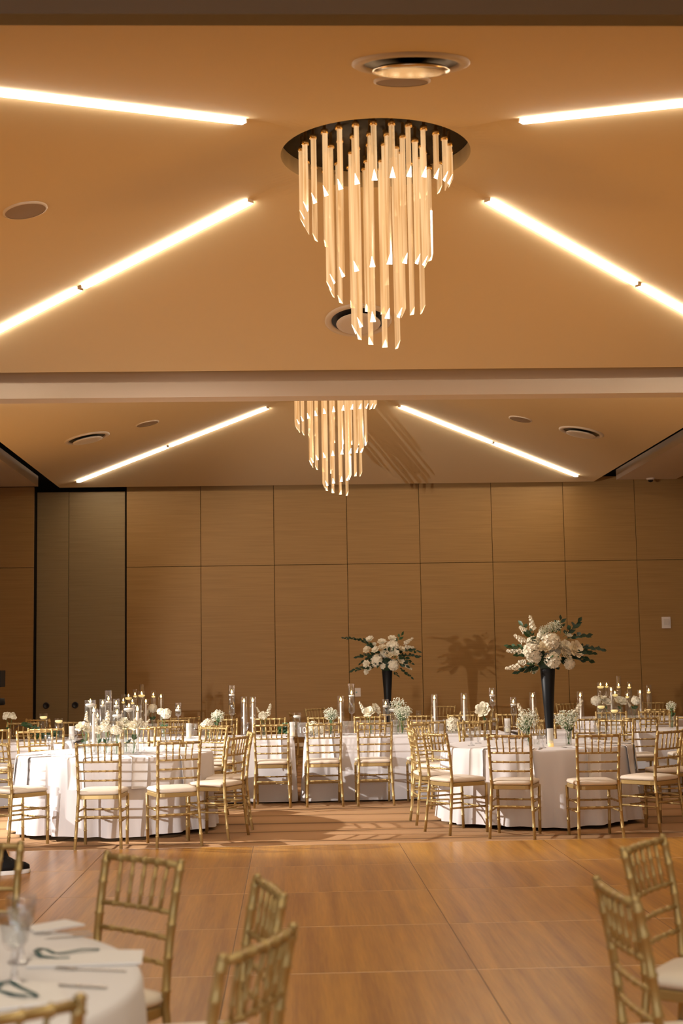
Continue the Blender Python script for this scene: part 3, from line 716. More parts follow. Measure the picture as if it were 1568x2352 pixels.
# ---- flowers
def petal_shell(mb, c, r, tilt, az, w, open_):
    """one cupped petal: 3x4 grid"""
    vs = []; fs = []
    for j in range(4):
        t = j/3
        for k in range(3):
            u = (k-1); ph = az+u*w*(.55+.45*math.sin(PI*min(1, t+.25)))
            rr = r*(.25+.75*math.sin(t*PI*.5)**.8)*(1+open_*t*t)*(1-.10*abs(u))
            z = r*(1.15*t-.25*open_*t*t*1.8)*tilt
            vs.append((c[0]+rr*math.cos(ph), c[1]+rr*math.sin(ph), c[2]+z))
    for j in range(3):
        for k in range(2): a = j*3+k; fs.append((a, a+1, a+4, a+3))
    mb.add(vs, fs, True)
def rose_mesh(r, seed):
    rnd = random.Random(seed); mb = MB()
    for n, q, tl, w, op in ((3, .35, 1.0, 1.15, -.2), (5, .62, .95, .8, .05), (6, .88, .80, .68, .25), (7, 1.0, .55, .62, .45)):
        a0 = rnd.uniform(0, 6)
        for i in range(n): petal_shell(mb, (0, 0, -.35*r*q), r*q, tl, a0+2*PI*i/n+rnd.uniform(-.1, .1), w, op+rnd.uniform(-.08, .08))
    mb.lathe([(0, -.5*r), (r*.3, -.4*r), (r*.4, -.1*r), (0, .0)], 8)
    return mb.mesh('rose')
def ball_points(n, rnd):
    for i in range(n):
        z = 1-2*(i+.5)/n; a = i*2.39996+rnd.uniform(-.2, .2); s = math.sqrt(max(0, 1-z*z)); yield Vector((s*math.cos(a), s*math.sin(a), z))
def floret(mb, p, d, s, rnd):
    d = d.normalized(); u = d.orthogonal().normalized(); w = d.cross(u); a0 = rnd.uniform(0, 6)
    for k in range(4):
        a = a0+PI/2*k; e = u*math.cos(a)+w*math.sin(a); g = u*math.cos(a+.7)+w*math.sin(a+.7); h = u*math.cos(a-.7)+w*math.sin(a-.7)
        mb.add([p, p+h*s*.62+d*s*.12, p+e*s+d*s*.22, p+g*s*.62+d*s*.12], [(0, 1, 2, 3)], True)
def hydrangea_mesh(r, seed, n=70):
    rnd = random.Random(seed); mb = MB(); mb.lathe([(0, -.62*r), (.55*r, -.45*r), (.82*r, 0), (.6*r, .5*r), (0, .72*r)], 10)
    for d in ball_points(n, rnd):
        q = Vector((d.x, d.y, d.z*.82)); floret(mb, q*r*(.84+rnd.uniform(-.05, .10)), d+Vector((rnd.uniform(-.3, .3), rnd.uniform(-.3, .3), rnd.uniform(-.2, .4))), r*.30, rnd)
    return mb.mesh('hydrangea')
def carnation_mesh(r, seed):
    rnd = random.Random(seed); mb = MB()
    for ly in range(5):
        q = 1-ly*.19; n = 40; vs = [(0, 0, r*(-.35+.16*ly))]; fs = []
        for i in range(n):
            a = 2*PI*i/n; k = q*r*(1+.06*math.sin(11*a+ly)+rnd.uniform(-.05, .05)); vs.append((k*math.cos(a), k*math.sin(a), r*(-.30+.23*ly)+r*.09*math.sin(9*a+ly*2)+rnd.uniform(-.05, .05)*r))
        for i in range(n): fs.append((0, i+1, (i+1) % n+1))
        mb.add(vs, fs, True)
    mb.lathe([(0, -.55*r), (.3*r, -.45*r), (.75*r, -.22*r), (.5*r, .1*r), (0, .3*r)], 12)
    return mb.mesh('carnation')
def stock_mesh(h, seed, n=26):
    rnd = random.Random(seed); mb = MB(); mb.tube([(0, 0, -h*.2), (0, 0, h)], .0022, 5)
    for i in range(n):
        t = i/n; a = i*2.4; r = .022*(1-.72*t)+.003; d = Vector((math.cos(a), math.sin(a), .5)); floret(mb, Vector((r*math.cos(a), r*math.sin(a), h*t)), d, .019*(1-.55*t), rnd); floret(mb, Vector((r*.6*math.cos(a+1), r*.6*math.sin(a+1), h*t+.004)), d+Vector((0, 0, .6)), .015*(1-.5*t), rnd)
    return mb.mesh('stock_spike')
def breath_mesh(rx, rz, seed, n=260):
    rnd = random.Random(seed); mb = MB(); st = MB()
    for i in range(n):
        d = Vector((rnd.gauss(0, 1), rnd.gauss(0, 1), rnd.gauss(0, 1))).normalized(); k = rnd.random()**.38
        p = Vector((d.x*rx*k, d.y*rx*k, d.z*rz*k)); s = rnd.uniform(.0042, .0075)
        vs = [p+Vector(q)*s for q in ((1, 0, 0), (-1, 0, 0), (0, 1, 0), (0, -1, 0), (0, 0, 1), (0, 0, -1))]
        mb.add(vs, [(0, 2, 4), (2, 1, 4), (1, 3, 4), (3, 0, 4), (2, 0, 5), (1, 2, 5), (3, 1, 5), (0, 3, 5)], True)
        if i % 5 == 0: st.tube([(0, 0, -rz*1.1), p*.6+Vector((0, 0, -rz*.25)), p], .0009, 3, False)
    return mb.mesh('blossoms'), st.mesh('twigs')
def leaf_mesh(l, w):
    return MB().add([(0, 0, 0), (w*.42, l*.3, .06*l), (w*.5, l*.55, .05*l), (0, l, -.06*l), (-w*.5, l*.55, .05*l), (-w*.42, l*.3, .06*l), (0, l*.35, 0), (0, l*.65, -.01*l)],
                    [(0, 1, 6), (0, 6, 5), (1, 2, 7, 6), (5, 6, 7, 4), (2, 3, 7), (4, 7, 3)], True).mesh('leaf')
LEAF, LEAFB = leaf_mesh(.098, .046), leaf_mesh(.062, .026)
LEAF.materials.append(M['leaf']); LEAFB.materials.append(M['leaf'])
LEAFG = leaf_mesh(.095, .042); LEAFG.materials.append(M['leaf2'])
ROSE = [rose_mesh(.034, k) for k in range(3)]; HYD = [hydrangea_mesh(.085, k) for k in range(3)]; HYDS = [hydrangea_mesh(.06, 9+k, 46) for k in range(2)]; CARN = [carnation_mesh(.042, k) for k in range(3)]
STOCK = [stock_mesh(.13, k) for k in range(2)]
BREATH = [breath_mesh(.085, .075, k) for k in range(2)]
for L_, m in ((ROSE, 'petal'), (HYD, 'petal'), (HYDS, 'petal'), (CARN, 'petal'), (STOCK, 'petal')):
    for me in L_: me.materials.append(M[m])
CREAM = []
for me in ROSE: c_ = me.copy(); c_.materials.clear(); c_.materials.append(M['petal2']); CREAM.append(c_)
for a_, b_ in BREATH: a_.materials.append(M['breath']); b_.materials.append(M['stem'])
def leaf_rot(v):
    y = Vector(v).normalized(); z = Vector((random.uniform(-.6, .6), -1, random.uniform(-.2, .9))); x = y.cross(z).normalized(); z = x.cross(y)
    return Matrix(((x.x, y.x, z.x), (x.y, y.y, z.y), (x.z, y.z, z.z))).to_euler()
def stalk(parent, p0, p1, r=.0022): return link('flower_stem', MB().tube([p0, (Vector(p0)+Vector(p1))/2+Vector((0, 0, .01)), p1], r, 5), 'stem', parent)
def sprig(parent, base, tip, n, me, droop=.0, name='leaf_sprig', s=1.0):
    b, t_ = Vector(base), Vector(tip); mid = (b+t_)/2+Vector((0, 0, droop))
    pts = [b.lerp(mid, k/4).lerp(mid.lerp(t_, k/4), k/4) for k in range(5)]
    sp_ = link(name, MB().tube(pts, [.0022, .002, .0018, .0014, .001], 5), 'stem', parent)
    for i in range(n):
        f = .18+.82*i/(n-1); k = min(int(f*4), 3); p = pts[k].lerp(pts[k+1], f*4-k); d = (pts[k+1]-pts[k]).normalized()
        sd2 = d.cross(Vector((0, -.35, 1))).normalized()*(1 if i % 2 else -1)
        if i == n-1: sd2 = d
        v = (d*.75+sd2*.8+Vector((0, random.uniform(-.3, .3), random.uniform(-.1, .25)))).normalized()
        o = link('leaf', me, None, sp_, p, leaf_rot(v), s*random.uniform(.8, 1.1)*(1 if i < n-2 else .8))
    return sp_
def rnd_rot(up=(0, 0, 1), j=.3):
    v = Vector(up)+Vector((random.uniform(-j, j), random.uniform(-j, j), random.uniform(-j, j))); q = v.normalized().to_track_quat('Z', 'Y'); return (q @ Matrix.Rotation(random.uniform(0, 6), 3, 'Z').to_quaternion()).to_euler()
def bud_vase(px, Y, label, h=.13, r=.028, flowers=(), z=TZ, leafs=0, water=True, xy=None):
    """flowers: (kind, dx, dy, height above the table, scale)"""
    p = on(px, Y, z); t = thing('flower_vase', label, 'flower vase', p, 0, 'small flower vases')
    link('vase', cyl_glass(r, h), 'glass', t)
    if water: link('water', MB().lathe([(0, .006), (r-.003, .006), (r-.003, h*.7), (0, h*.7)], 14), 'water', t)
    for kind, dx, dy, hh, s in flowers:
        tip = (dx, dy, hh); stalk(t, (-dx*.12, -dy*.1, .012), (dx*.8, dy*.8, hh-.02*s))
        up = Vector((dx*2.2, dy*2.2-.12, hh*.55))
        if kind == 'rose': link('rose', random.choice(ROSE), None, t, tip, rnd_rot(up.normalized(), .2), s)
        if kind == 'carnation': link('carnation', random.choice(CARN), None, t, tip, rnd_rot(up.normalized(), .2), s)
        if kind == 'hydrangea': link('hydrangea', random.choice(HYD), None, t, tip, rnd_rot(up.normalized(), .2), s)
        if kind == 'stock': link('stock_spike', random.choice(STOCK), None, t, tip, rnd_rot(Vector((dx*5, dy*3, .6)).normalized(), .1), s)
        if kind == 'breath':
            b = random.choice(BREATH); o = link('baby_breath', b[0], None, t, tip, (0, 0, random.uniform(0, 6)), s); o['kind'] = 'stuff'; link('twigs', b[1], None, o)['kind'] = 'stuff'
            for q in range(3): stalk(t, (random.uniform(-.01, .01), random.uniform(-.01, .01), .012), (dx+random.uniform(-.03, .03), dy+random.uniform(-.02, .02), hh-.03*s), .0015)
    for k in range(leafs):
        a = random.uniform(0, 6.28); link('leaf', LEAFG, None, t, (.0, 0, h*.8), leaf_rot((math.cos(a), math.sin(a)*.5, .9)), .7)
    return t
def table_number(px, Y, text, label, w, h, z=TZ, arch=False):
    p = on(px, Y, z); t = thing('table_number', label, 'table number', p, rad(-2), 'table numbers')
    if arch:
        pts = [(-w/2, 0), (w/2, 0)]+[(w/2*math.cos(PI*k/14), h-w/2+w/2*math.sin(PI*k/14)) for k in range(15)]
    else: pts = [(-w/2, 0), (w/2, 0), (w/2, h), (-w/2, h)]
    n = len(pts); vs = [(x, -.002, q+.01) for x, q in pts]+[(x, .002, q+.01) for x, q in pts]; fs = [tuple(range(n)), tuple(range(n, 2*n))[::-1]]+[(i, n+i, n+(i+1) % n, (i+1) % n) for i in range(n)]
    link('acrylic_sheet', MB().add(vs, fs), 'acryl', t); link('stand', MB().box((0, 0, .006), (w*.9, .05, .012)), 'acryl', t)
    cu = bpy.data.curves.new('number', 'FONT'); cu.body = text; cu.size = h*.62; cu.align_x = 'CENTER'; cu.extrude = .0008; cu.materials.append(M['white'])
    tmp = bpy.data.objects.new('number_text', cu); me = bpy.data.meshes.new_from_object(tmp); bpy.data.objects.remove(tmp)
    if not len(me.polygons): return t
    o = bpy.data.objects.new('number', me); COL.objects.link(o); o.parent = t; o.location = (0, -.004, h*.30); o.rotation_euler = (rad(90), 0, 0)
    return t
def onb(px, py, z=TZ):
    d = fw+RT*((px-IW/2)/F_PX)-UP*((py-IH/2)/F_PX); return Vector((0, 0, EYE))+d*((z-EYE)/d.z)
def hz(px, py, Y): return at(px, py, Y).z
def hh(px, py, Y): return at(px, py, Y).z-TZ

# ---------------- front left table
WL = 'front left round table'
for k, a in enumerate((-80, -56, -16, 20, 50)): setting(*TL, .92, a, WL, k)
for px, py in ((110, 1728), (119, 1733), (157, 1734), (168, 1724), (252, 1733), (331, 1728), (380, 1727)):
    p = onb(px, py); goblet(0, 0, 'clear water goblet on the '+WL, xy=(p.x, p.y))
t_ = 'wide floating candle cylinder on the '+WL
floating_candle(207.5, 13.55, .056, hh(207, 1608, 13.55), hh(207, 1621, 13.55), True, t_)
floating_candle(296, 13.52, .056, hh(296, 1619, 13.52), hh(296, 1631, 13.52), True, t_)
floating_candle(269, 13.34, .052, hh(269, 1632, 13.34), hh(269, 1646, 13.34), True, t_)
t_ = 'narrow floating candle cylinder on the '+WL
floating_candle(236, 13.76, .033, hh(236, 1606, 13.76), hh(236, 1622, 13.76), False, t_)
floating_candle(249, 13.92, .034, hh(249, 1586, 13.92), hh(249, 1613, 13.92), False, t_)
floating_candle(267, 13.80, .033, hh(266, 1605, 13.80), hh(266, 1623, 13.80), False, t_)
floating_candle(224, 13.62, .033, hh(226, 1630, 13.62), hh(226, 1652, 13.62), False, t_)
t_ = 'white taper candle on the '+WL
taper(215, 13.26, hh(215, 1638, 13.26), hh(215, 1628, 13.26), t_)
taper(315.5, 13.20, hh(315, 1635, 13.2), hh(315, 1620, 13.2), t_)
H_ = lambda py, Y, px=250: hh(px, py, Y)
bud_vase(197, 13.42, 'glass vase of white roses at the left of the left candle cluster', .11, .035, [('rose', -.045, -.02, H_(1668, 13.4), 1.25), ('rose', .02, -.03, H_(1671, 13.4), 1.2), ('stock', .0, .02, H_(1655, 13.4), .7)], leafs=2)
bud_vase(226, 13.48, 'glass vase of white stock in the left candle cluster', .12, .03, [('stock', -.02, 0, H_(1676, 13.48), .8), ('stock', .02, -.01, H_(1680, 13.48), .9), ('rose', .0, -.03, H_(1676, 13.48), 1.0)], leafs=1)
bud_vase(245, 13.38, 'greenish glass vase with a white carnation in the left candle cluster', .12, .034, [('carnation', -.01, -.02, H_(1668, 13.4), 1.25), ('stock', .0, .03, H_(1660, 13.4), .9), ('carnation', .03, .02, H_(1676, 13.4), .9)], leafs=2)
bud_vase(268, 13.22, 'glass vase with a large white bloom in the middle of the left candle cluster', .10, .03, [('carnation', 0, -.02, H_(1674, 13.25), 1.35), ('rose', .03, .02, H_(1665, 13.3), 1.0)], leafs=1)
bud_vase(290, 13.48, 'glass vase of pale roses at the right of the left candle cluster', .11, .032, [('rose', 0, 0, H_(1664, 13.48), 1.2), ('rose', -.03, .02, H_(1655, 13.5), .9)], leafs=1)
bud_vase(307, 13.20, 'tall glass vase with green stems and a white rose in the left candle cluster', .17, .036, [('rose', .01, -.03, H_(1668, 13.2), 1.4), ('rose', .045, .0, H_(1660, 13.2), 1.2), ('stock', .09, .02, H_(1672, 13.2), .7)], leafs=4)
votive(277, 13.25, .14, .034, 'frosted white glass cylinder in the left candle cluster')
table_number(198, 13.22, '', 'arched clear acrylic table sign in the left candle cluster', .105, .125, arch=True)

# ---------------- front right table
WR = 'front right round table'
for k, a in enumerate((-46, -17, 24, 58, 80)): setting(*TR_, .92, a, WR, k+1)
for px, py in ((1082, 1713), (1098, 1708), (1165, 1706), (1246, 1718), (1372, 1704), (1391, 1708), (1204, 1702)):
    p = onb(px, py); goblet(0, 0, 'clear water goblet on the '+WR, xy=(p.x, p.y))
bud_vase(1212, 13.45, "baby's breath vase left of the tall black vase on the front right table", .15, .026, [('breath', 0, 0, hh(1210, 1650, 13.45), 1.25), ('breath', -.05, .02, hh(1210, 1664, 13.45), .9), ('stock', -.045, 0, hh(1200, 1648, 13.45), 1.15)], leafs=1)
bud_vase(1302, 13.35, "baby's breath vase right of the tall black vase on the front right table", .16, .030, [('breath', -.02, 0, hh(1300, 1652, 13.35), 1.25), ('breath', .045, .02, hh(1300, 1645, 13.35), .8), ('stock', .08, 0, hh(1310, 1636, 13.35), 1.0)], leafs=3)
votive(1260, 13.33, hh(1260, 1673, 13.33), .030, 'frosted glass cylinder before the tall black vase on the front right table')
table_number(1227, 13.05, '12', 'clear acrylic table number twelve on the front right table', .085, .115)
tl = thing('tea_light', 'small glowing yellow tea light before the tall black vase', 'candle', on(1261, 13.18))
link('cup', cyl_glass(.028, .045), 'frost', tl); link('candle', MB().lathe([(0, .004), (.024, .004), (.024, .03), (0, .03)], 14), mat('tea_glow', (.9, .6, .1), .5, emit=(1, .6, .08), estr=1.2), tl)

def tall_vase(px, Y, ztop, r1, r0, label):
    t = thing('tall_flower_arrangement', label, 'flower arrangement', on(px, Y), 0, 'tall black vases of flowers'); h = ztop-TZ
    link('vase', MB().lathe([(0, .0), (r0*1.1, .0), (r0*1.1, .01), (r0, .02), (r0+(r1-r0)*.5, h*.52), (r1, h-.004), (r1-.004, h), (r1-.012, h), (r0*.6, .05), (0, .05)], 4 if False else 28), 'vase', t)
    return t, h
def bq(px, py, cpx, Y): 
    a = at(px, py, Y); o = on(cpx, Y); return (a.x-o.x, a.z-TZ)
tv, hv = tall_vase(1259, 13.65, hz(1256, 1536, 13.65), .073, .030, "tall black vase with a big white bouquet on the front right table")
c6 = lambda x, y: (1100+x/3.35, 1380+y/3.35)
def B(x, z): return (x, 0, z)
def place(t, me, nm, xz, dy, s, up):
    return link(nm, me, None, t, (xz[0], dy, xz[1]), rnd_rot(up, .15), s)
core = Vector((0, 0, hv+.06))
def upv(xz, dy): v = Vector((xz[0], dy, xz[1]))-core; v = v.normalized()+Vector((0, -.9, .25)); return v.normalized()
for (x, y), s, dy in (((395, 385), 1.15, -.05), ((420, 430), .95, -.03), ((545, 310), 1.15, -.05), ((550, 455), 1.0, -.10), ((685, 480), .75, -.05), ((420, 320), .85, .05), ((500, 260), .7, .08), ((590, 380), .8, .05)):
    q = bq(*c6(x, y), 1259, 13.65); place(tv, random.choice(HYD), 'hydrangea', q, dy, s, upv(q, dy))
for (x, y), s, dy, me in (((735, 372), 1.9, -.06, CREAM), ((655, 405), 1.6, -.08, CREAM), ((660, 345), 1.4, -.06, ROSE), ((625, 350), 1.3, -.02, CREAM), ((490, 355), 1.4, -.09, CREAM), ((690, 270), 1.1, .0, ROSE)):
    q = bq(*c6(x, y), 1259, 13.65); place(tv, random.choice(me), 'rose', q, dy, s, upv(q, dy))
for (x0, y0), (x1, y1) in (((420, 260), (390, 120)), ((370, 330), (270, 265)), ((370, 250), (310, 200)), ((360, 400), (215, 385)), ((340, 500), (205, 520)), ((370, 480), (300, 470))):
    a, b_ = bq(*c6(x0, y0), 1259, 13.65), bq(*c6(x1, y1), 1259, 13.65); v = Vector((b_[0]-a[0], 0, b_[1]-a[1]))
    link('stock_spike', STOCK[0], None, tv, (a[0]+v.x*.3, -.02, a[1]+v.z*.3), v.to_track_quat('Z', 'Y').to_euler(), (1.15, 1.15, v.length*.75/.13))
for (x, y), s in (((590, 195), .8), ((505, 225), .7), ((420, 530), .55), ((560, 200), .7)):
    q = bq(*c6(x, y), 1259, 13.65); o = link('baby_breath', BREATH[0][0], None, tv, (q[0], 0, q[1]), (0, 0, random.uniform(0, 6)), s); o['kind'] = 'stuff'; link('twigs', BREATH[0][1], None, o)['kind'] = 'stuff'
for (x0, y0), (x1, y1), n, me, s, dr in (((640, 340), (955, 375), 13, LEAF, .95, .03), ((650, 300), (830, 265), 9, LEAF, 1.0, .02), ((640, 280), (770, 165), 7, LEAF, 1.0, -.01), ((640, 400), (840, 455), 8, LEAF, 1.05, .02), ((680, 380), (860, 400), 8, LEAF, .95, .02), ((620, 250), (630, 150), 5, LEAF, .9, 0), ((660, 430), (770, 455), 6, LEAF, .9, .01),
                                         ((420, 270), (350, 190), 5, LEAFG, 1.1, 0), ((400, 300), (370, 260), 4, LEAFG, 1.1, 0), ((380, 370), (240, 350), 6, LEAFG, 1.0, .01), ((370, 420), (280, 400), 5, LEAFG, 1.0, 0), ((450, 490), (305, 545), 8, LEAF, 1.0, .02), ((470, 500), (380, 535), 6, LEAF, .9, .01), ((540, 500), (600, 520), 5, LEAF, .8, .01), ((450, 420), (480, 400), 3, LEAF, 1.0, 0)):
    a, b_ = bq(*c6(x0, y0), 1259, 13.65), bq(*c6(x1, y1), 1259, 13.65); sprig(tv, (a[0], -.03, a[1]), (b_[0], random.uniform(-.12, .08), b_[1]), n, me, dr, s=s)
def leaf_mass(t, h, n, rx, rz, zoff):
    for i in range(n):
        a = random.uniform(0, 2*PI); el = random.uniform(-.5, 1.0); d = Vector((math.cos(a)*math.cos(el), math.sin(a)*math.cos(el), math.sin(el)))
        p = Vector((d.x*rx, d.y*rx*.8, h+zoff+d.z*rz))*1.0; link('leaf', random.choice((LEAF, LEAF, LEAFG)), None, t, p, leaf_rot(d+Vector((0, -.15, random.uniform(-.5, .3)))), random.uniform(.7, 1.05))
leaf_mass(tv, hv, 46, .15, .12, .14)
link('flower_foam', MB().lathe([(0, hv-.01), (.066, hv-.01), (.10, hv+.05), (.10, hv+.12), (0, hv+.16)], 14), 'leaf', tv)

tc_, hc_ = tall_vase(890, 19.25, hz(892, 1540, 19.25), .073, .030, 'tall black vase with a white bouquet before the back wall')
core = Vector((0, 0, hc_+.06))
c3 = lambda x, y: (560+x/3.92, 1400+y/3.92)
for (x, y), s, dy in (((1335, 330), 1.12, -.05), ((1190, 460), 1.1, -.06), ((1340, 500), .95, -.10), ((1260, 400), .8, .04), ((1290, 460), .7, .03)):
    q = bq(*c3(x, y), 890, 19.25); place(tc_, random.choice(HYD), 'hydrangea', q, dy, s, upv(q, dy))
for (x, y), s, dy, me in (((1130, 265), 1.35, 0, ROSE), ((1105, 360), 1.3, -.03, CREAM), ((1240, 290), 1.4, -.03, ROSE), ((1245, 340), 1.35, -.08, CREAM), ((1178, 362), 1.2, -.08, ROSE), ((1335, 258), 1.3, 0, ROSE), ((1420, 355), 1.2, -.05, CREAM), ((1300, 405), 1.4, -.12, CREAM), ((1100, 490), 1.2, -.05, ROSE), ((1405, 455), 1.2, -.1, CREAM), ((1360, 390), 1.2, -.12, ROSE), ((1165, 320), 1.0, 0, ROSE), ((1245, 510), .9, -.1, ROSE), ((1100, 560), .9, -.03, ROSE), ((1130, 530), .8, -.03, ROSE)):
    q = bq(*c3(x, y), 890, 19.25); place(tc_, random.choice(me), 'rose', q, dy, s, upv(q, dy))
for (x0, y0), (x1, y1) in (((1430, 320), (1520, 255)), ((1430, 340), (1530, 340)), ((1430, 480), (1510, 540))):
    a, b_ = bq(*c3(x0, y0), 890, 19.25), bq(*c3(x1, y1), 890, 19.25); v = Vector((b_[0]-a[0], 0, b_[1]-a[1]))
    link('stock_spike', STOCK[1], None, tc_, (a[0]+v.x*.2, -.02, a[1]+v.z*.2), v.to_track_quat('Z', 'Y').to_euler(), (1.1, 1.1, v.length*.8/.13))
for (x0, y0), (x1, y1), n, me, s, dr in (((1160, 310), (905, 258), 14, LEAFB, 1.2, .04), ((1180, 410), (1030, 425), 8, LEAF, .9, .02), ((1160, 520), (985, 550), 9, LEAF, 1.0, .02), ((1380, 420), (1568, 420), 10, LEAF, .9, .03), ((1380, 520), (1500, 605), 8, LEAF, .8, .02), ((1370, 300), (1415, 235), 4, LEAFG, 1.1, 0), ((1400, 400), (1500, 480), 7, LEAF, .9, 0), ((1230, 480), (1290, 540), 5, LEAF, 1.0, 0), ((1180, 390), (1060, 480), 7, LEAF, .9, 0), ((1190, 340), (1090, 300), 6, LEAF, .9, 0), ((1400, 370), (1560, 380), 8, LEAF, .9, .02), ((1330, 540), (1380, 590), 5, LEAF, .7, 0), ((1220, 400), (1230, 440), 3, LEAF, 1.1, 0), ((1360, 440), (1450, 500), 5, LEAF, 1.0, 0)):
    a, b_ = bq(*c3(x0, y0), 890, 19.25), bq(*c3(x1, y1), 890, 19.25); sprig(tc_, (a[0], -.03, a[1]), (b_[0], random.uniform(-.12, .08), b_[1]), n, me, dr, s=s)
leaf_mass(tc_, hc_, 64, .19, .14, .15)
link('flower_foam', MB().lathe([(0, hc_-.01), (.066, hc_-.01), (.10, hc_+.05), (.10, hc_+.14), (0, hc_+.18)], 14), 'leaf', tc_)

# ---------------- long table
WK = 'long table'; YT = 16.12
t_ = 'white taper candle on the '+WK
for px, fy, gy in ((560, 1612, 1600), (580, 1611, 1600), (782, 1609, 1598), (997, 1605, 1594), (1065, 1604, 1592), (1223, 1600, 1590), (1332, 1599, 1588)):
    taper(px, YT-.05, hh(px, fy+3, YT-.05), hh(px, gy, YT-.05), t_)
t_ = 'stemmed glass candle holder on the '+WK
for px, top, cy, by in ((409, 1614, 1631, 1642), (532, 1574, 1596, 1640), (807, 1570, 1598, 1636), (885, 1606, 1622, 1642), (1130, 1580, 1597, 1619), (1178, 1601, 1618, 1640)):
    hurricane(px, YT, hz(px, top, YT), hz(px, cy, YT), hz(px, by, YT), t_)
FLO = [
 (478, YT-.15, 'low glass bowl of white hydrangea left of the twin tapers', .07, .05, [('hydrangea', 0, 0, 1664, .85), ('hydrangea', -.06, .02, 1668, .6)], 0),
 (500, YT+.05, "vase of white baby's breath left of the twin tapers", .16, .032, [('breath', 0, -.02, 1645, 1.0), ('hydrangea', -.01, .03, 1642, .65)], 1),
 (605, YT, 'slim vase with a white carnation and curving stock right of the twin tapers', .15, .026, [('carnation', -.01, 0, 1641, 1.35), ('stock', .045, 0, 1642, 1.0), ('stock', -.055, .01, 1636, .5)], 0),
 (723, YT-.12, 'low bowl of cream hydrangea beside the number ten sign', .08, .05, [('hydrangea', -.03, 0, 1672, .95), ('hydrangea', .06, .02, 1674, .8)], 1),
 (758, YT, "slim vase of baby's breath right of the number ten sign", .16, .028, [('breath', 0, 0, 1640, 1.0), ('breath', .03, 0, 1641, .8)], 1),
 (850, YT-.10, 'slim vase with two white roses and a stock spike left of the middle black vase', .14, .024, [('rose', -.02, -.02, 1635, 1.7), ('rose', .06, 0, 1628, 1.5), ('stock', -.075, .01, 1633, .9)], 0),
 (922, YT-.1, "wide vase of baby's breath right of the middle black vase", .19, .035, [('breath', .0, 0, 1640, 1.0), ('breath', .06, .02, 1633, .8), ('breath', -.03, .02, 1634, .8)], 2),
 (912, YT+.1, "loose tall baby's breath beside the middle black vase", .17, .03, [('breath', .01, .03, 1620, 1.2)], 0),
 (1037, YT-.15, 'low glass bowl of white hydrangea between two tapers', .07, .055, [('hydrangea', 0, -.01, 1663, 1.0), ('hydrangea', .05, .02, 1665, .8)], 0),
 (1113, YT, 'slim vase with one large white rose bending left on the long table', .16, .026, [('rose', -.03, -.01, 1630, 2.1), ('rose', -.01, .02, 1624, 1.4), ('stock', -.06, 0, 1634, .4)], 1),
 (376, YT, 'slim vase with a large round white hydrangea left on the long table', .14, .028, [('hydrangea', .025, 0, 1639, .78), ('hydrangea', -.04, .02, 1634, .55)], 4),
 (22, YT, 'vase with two white carnations by the left photo edge', .14, .03, [('carnation', -.04, 0, 1642, 1.3), ('carnation', .035, 0, 1643, 1.3)], 2),
 (1540, YT, "slim vase of baby's breath by the right photo edge", .17, .03, [('breath', 0, 0, 1622, .8)], 3),
 (1270, YT+.1, "low baby's breath vase behind the tall vase on the right", .12, .03, [('breath', -.04, 0, 1650, .9), ('breath', .08, 0, 1652, .9)], 0),
]
for px, Y, lab, h, r, fl, lf in FLO:
    bud_vase(px, Y, lab, h, r, [(k, dx, dy, hh(px, py, Y), s) for k, dx, dy, py, s in fl], leafs=lf)
t_ = 'floating disc candle cylinder on the '+WK
for px, top, cy in ((100, 1639, 1649), (135, 1650, 1658), (681, 1637, 1647), (901, 1624, 1632), (1379, 1614, 1625), (1409, 1624, 1634)):
    floating_candle(px, YT, .050, hh(px, top, YT), hh(px, cy, YT), True, t_, lit=False, glow='waxglow' if px < 200 or px > 1300 else 'wax')
votive(670, YT-.2, hh(670, 1658, YT-.2), .032, 'frosted glass cylinder left of the number ten sign')
votive(433, YT-.1, hh(433, 1661, YT-.1), .030, 'frosted glass cylinder behind the chairs left on the long table')
votive(165, YT-.05, hh(165, 1668, YT-.05), .032, 'frosted glass cylinder beside the garland at the left')
votive(1163, YT-.1, hh(1163, 1650, YT-.1), .034, 'frosted glass cylinder left of the front right bouquet on the long table')
table_number(693, YT-.28, '10', 'clear acrylic table number ten on the long table', .11, .15)
def garland(pts, label, n, me):
    t = thing('leaf_garland', label, 'greenery', on(*pts[0]), 0, 'leaf garlands'); o = on(*pts[0])
    for (x0, Y0_), (x1, Y1_) in zip(pts[:-1], pts[1:]):
        a, b = on(x0, Y0_)-o, on(x1, Y1_)-o
        for k in range(3): sprig(t, a+Vector((random.uniform(-.02, .02), random.uniform(-.03, .03), random.uniform(.02, .06))), b+Vector((random.uniform(-.03, .03), random.uniform(-.04, .04), random.uniform(.03, .14))), n, me, .03)
    return t
garland([(66, YT), (85, YT-.05), (110, YT+.05), (126, YT)], 'dark green leaf garland around the floating candles at the left', 7, LEAFG)
garland([(636, YT-.1), (650, YT-.1), (660, YT-.05)], 'small dark green fern sprig left of the number ten sign', 8, LEAFG)
hp = thing('wire_hoop', 'thin dark wire hoop with leaves at the left of the long table', 'decoration', on(48, YT))
link('hoop', MB().tube([(.085*math.cos(a*PI/16), 0, .088+.085*math.sin(a*PI/16)) for a in range(33)], .003, 6), 'black', hp); sprig(hp, (-.02, 0, .17), (.085, .0, .17), 7, LEAFG, .02)
for i, x in enumerate((-2.62, -1.98, -1.34, -.79, -.20, .37, .92, 1.50, 2.07, 2.68, 3.27, 3.83)):
    napkin(x+.02, LT_Y0-.030, 0, 'white napkin hanging from the '+WK, i)
for x in (-2.4, -1.6, -1.1, -.5, .08, .63, 1.2, 1.78, 2.35, 3.0, 3.5, 4.0):
    goblet(0, 0, 'clear water goblet on the '+WK, xy=(x, LT_Y0+.2))
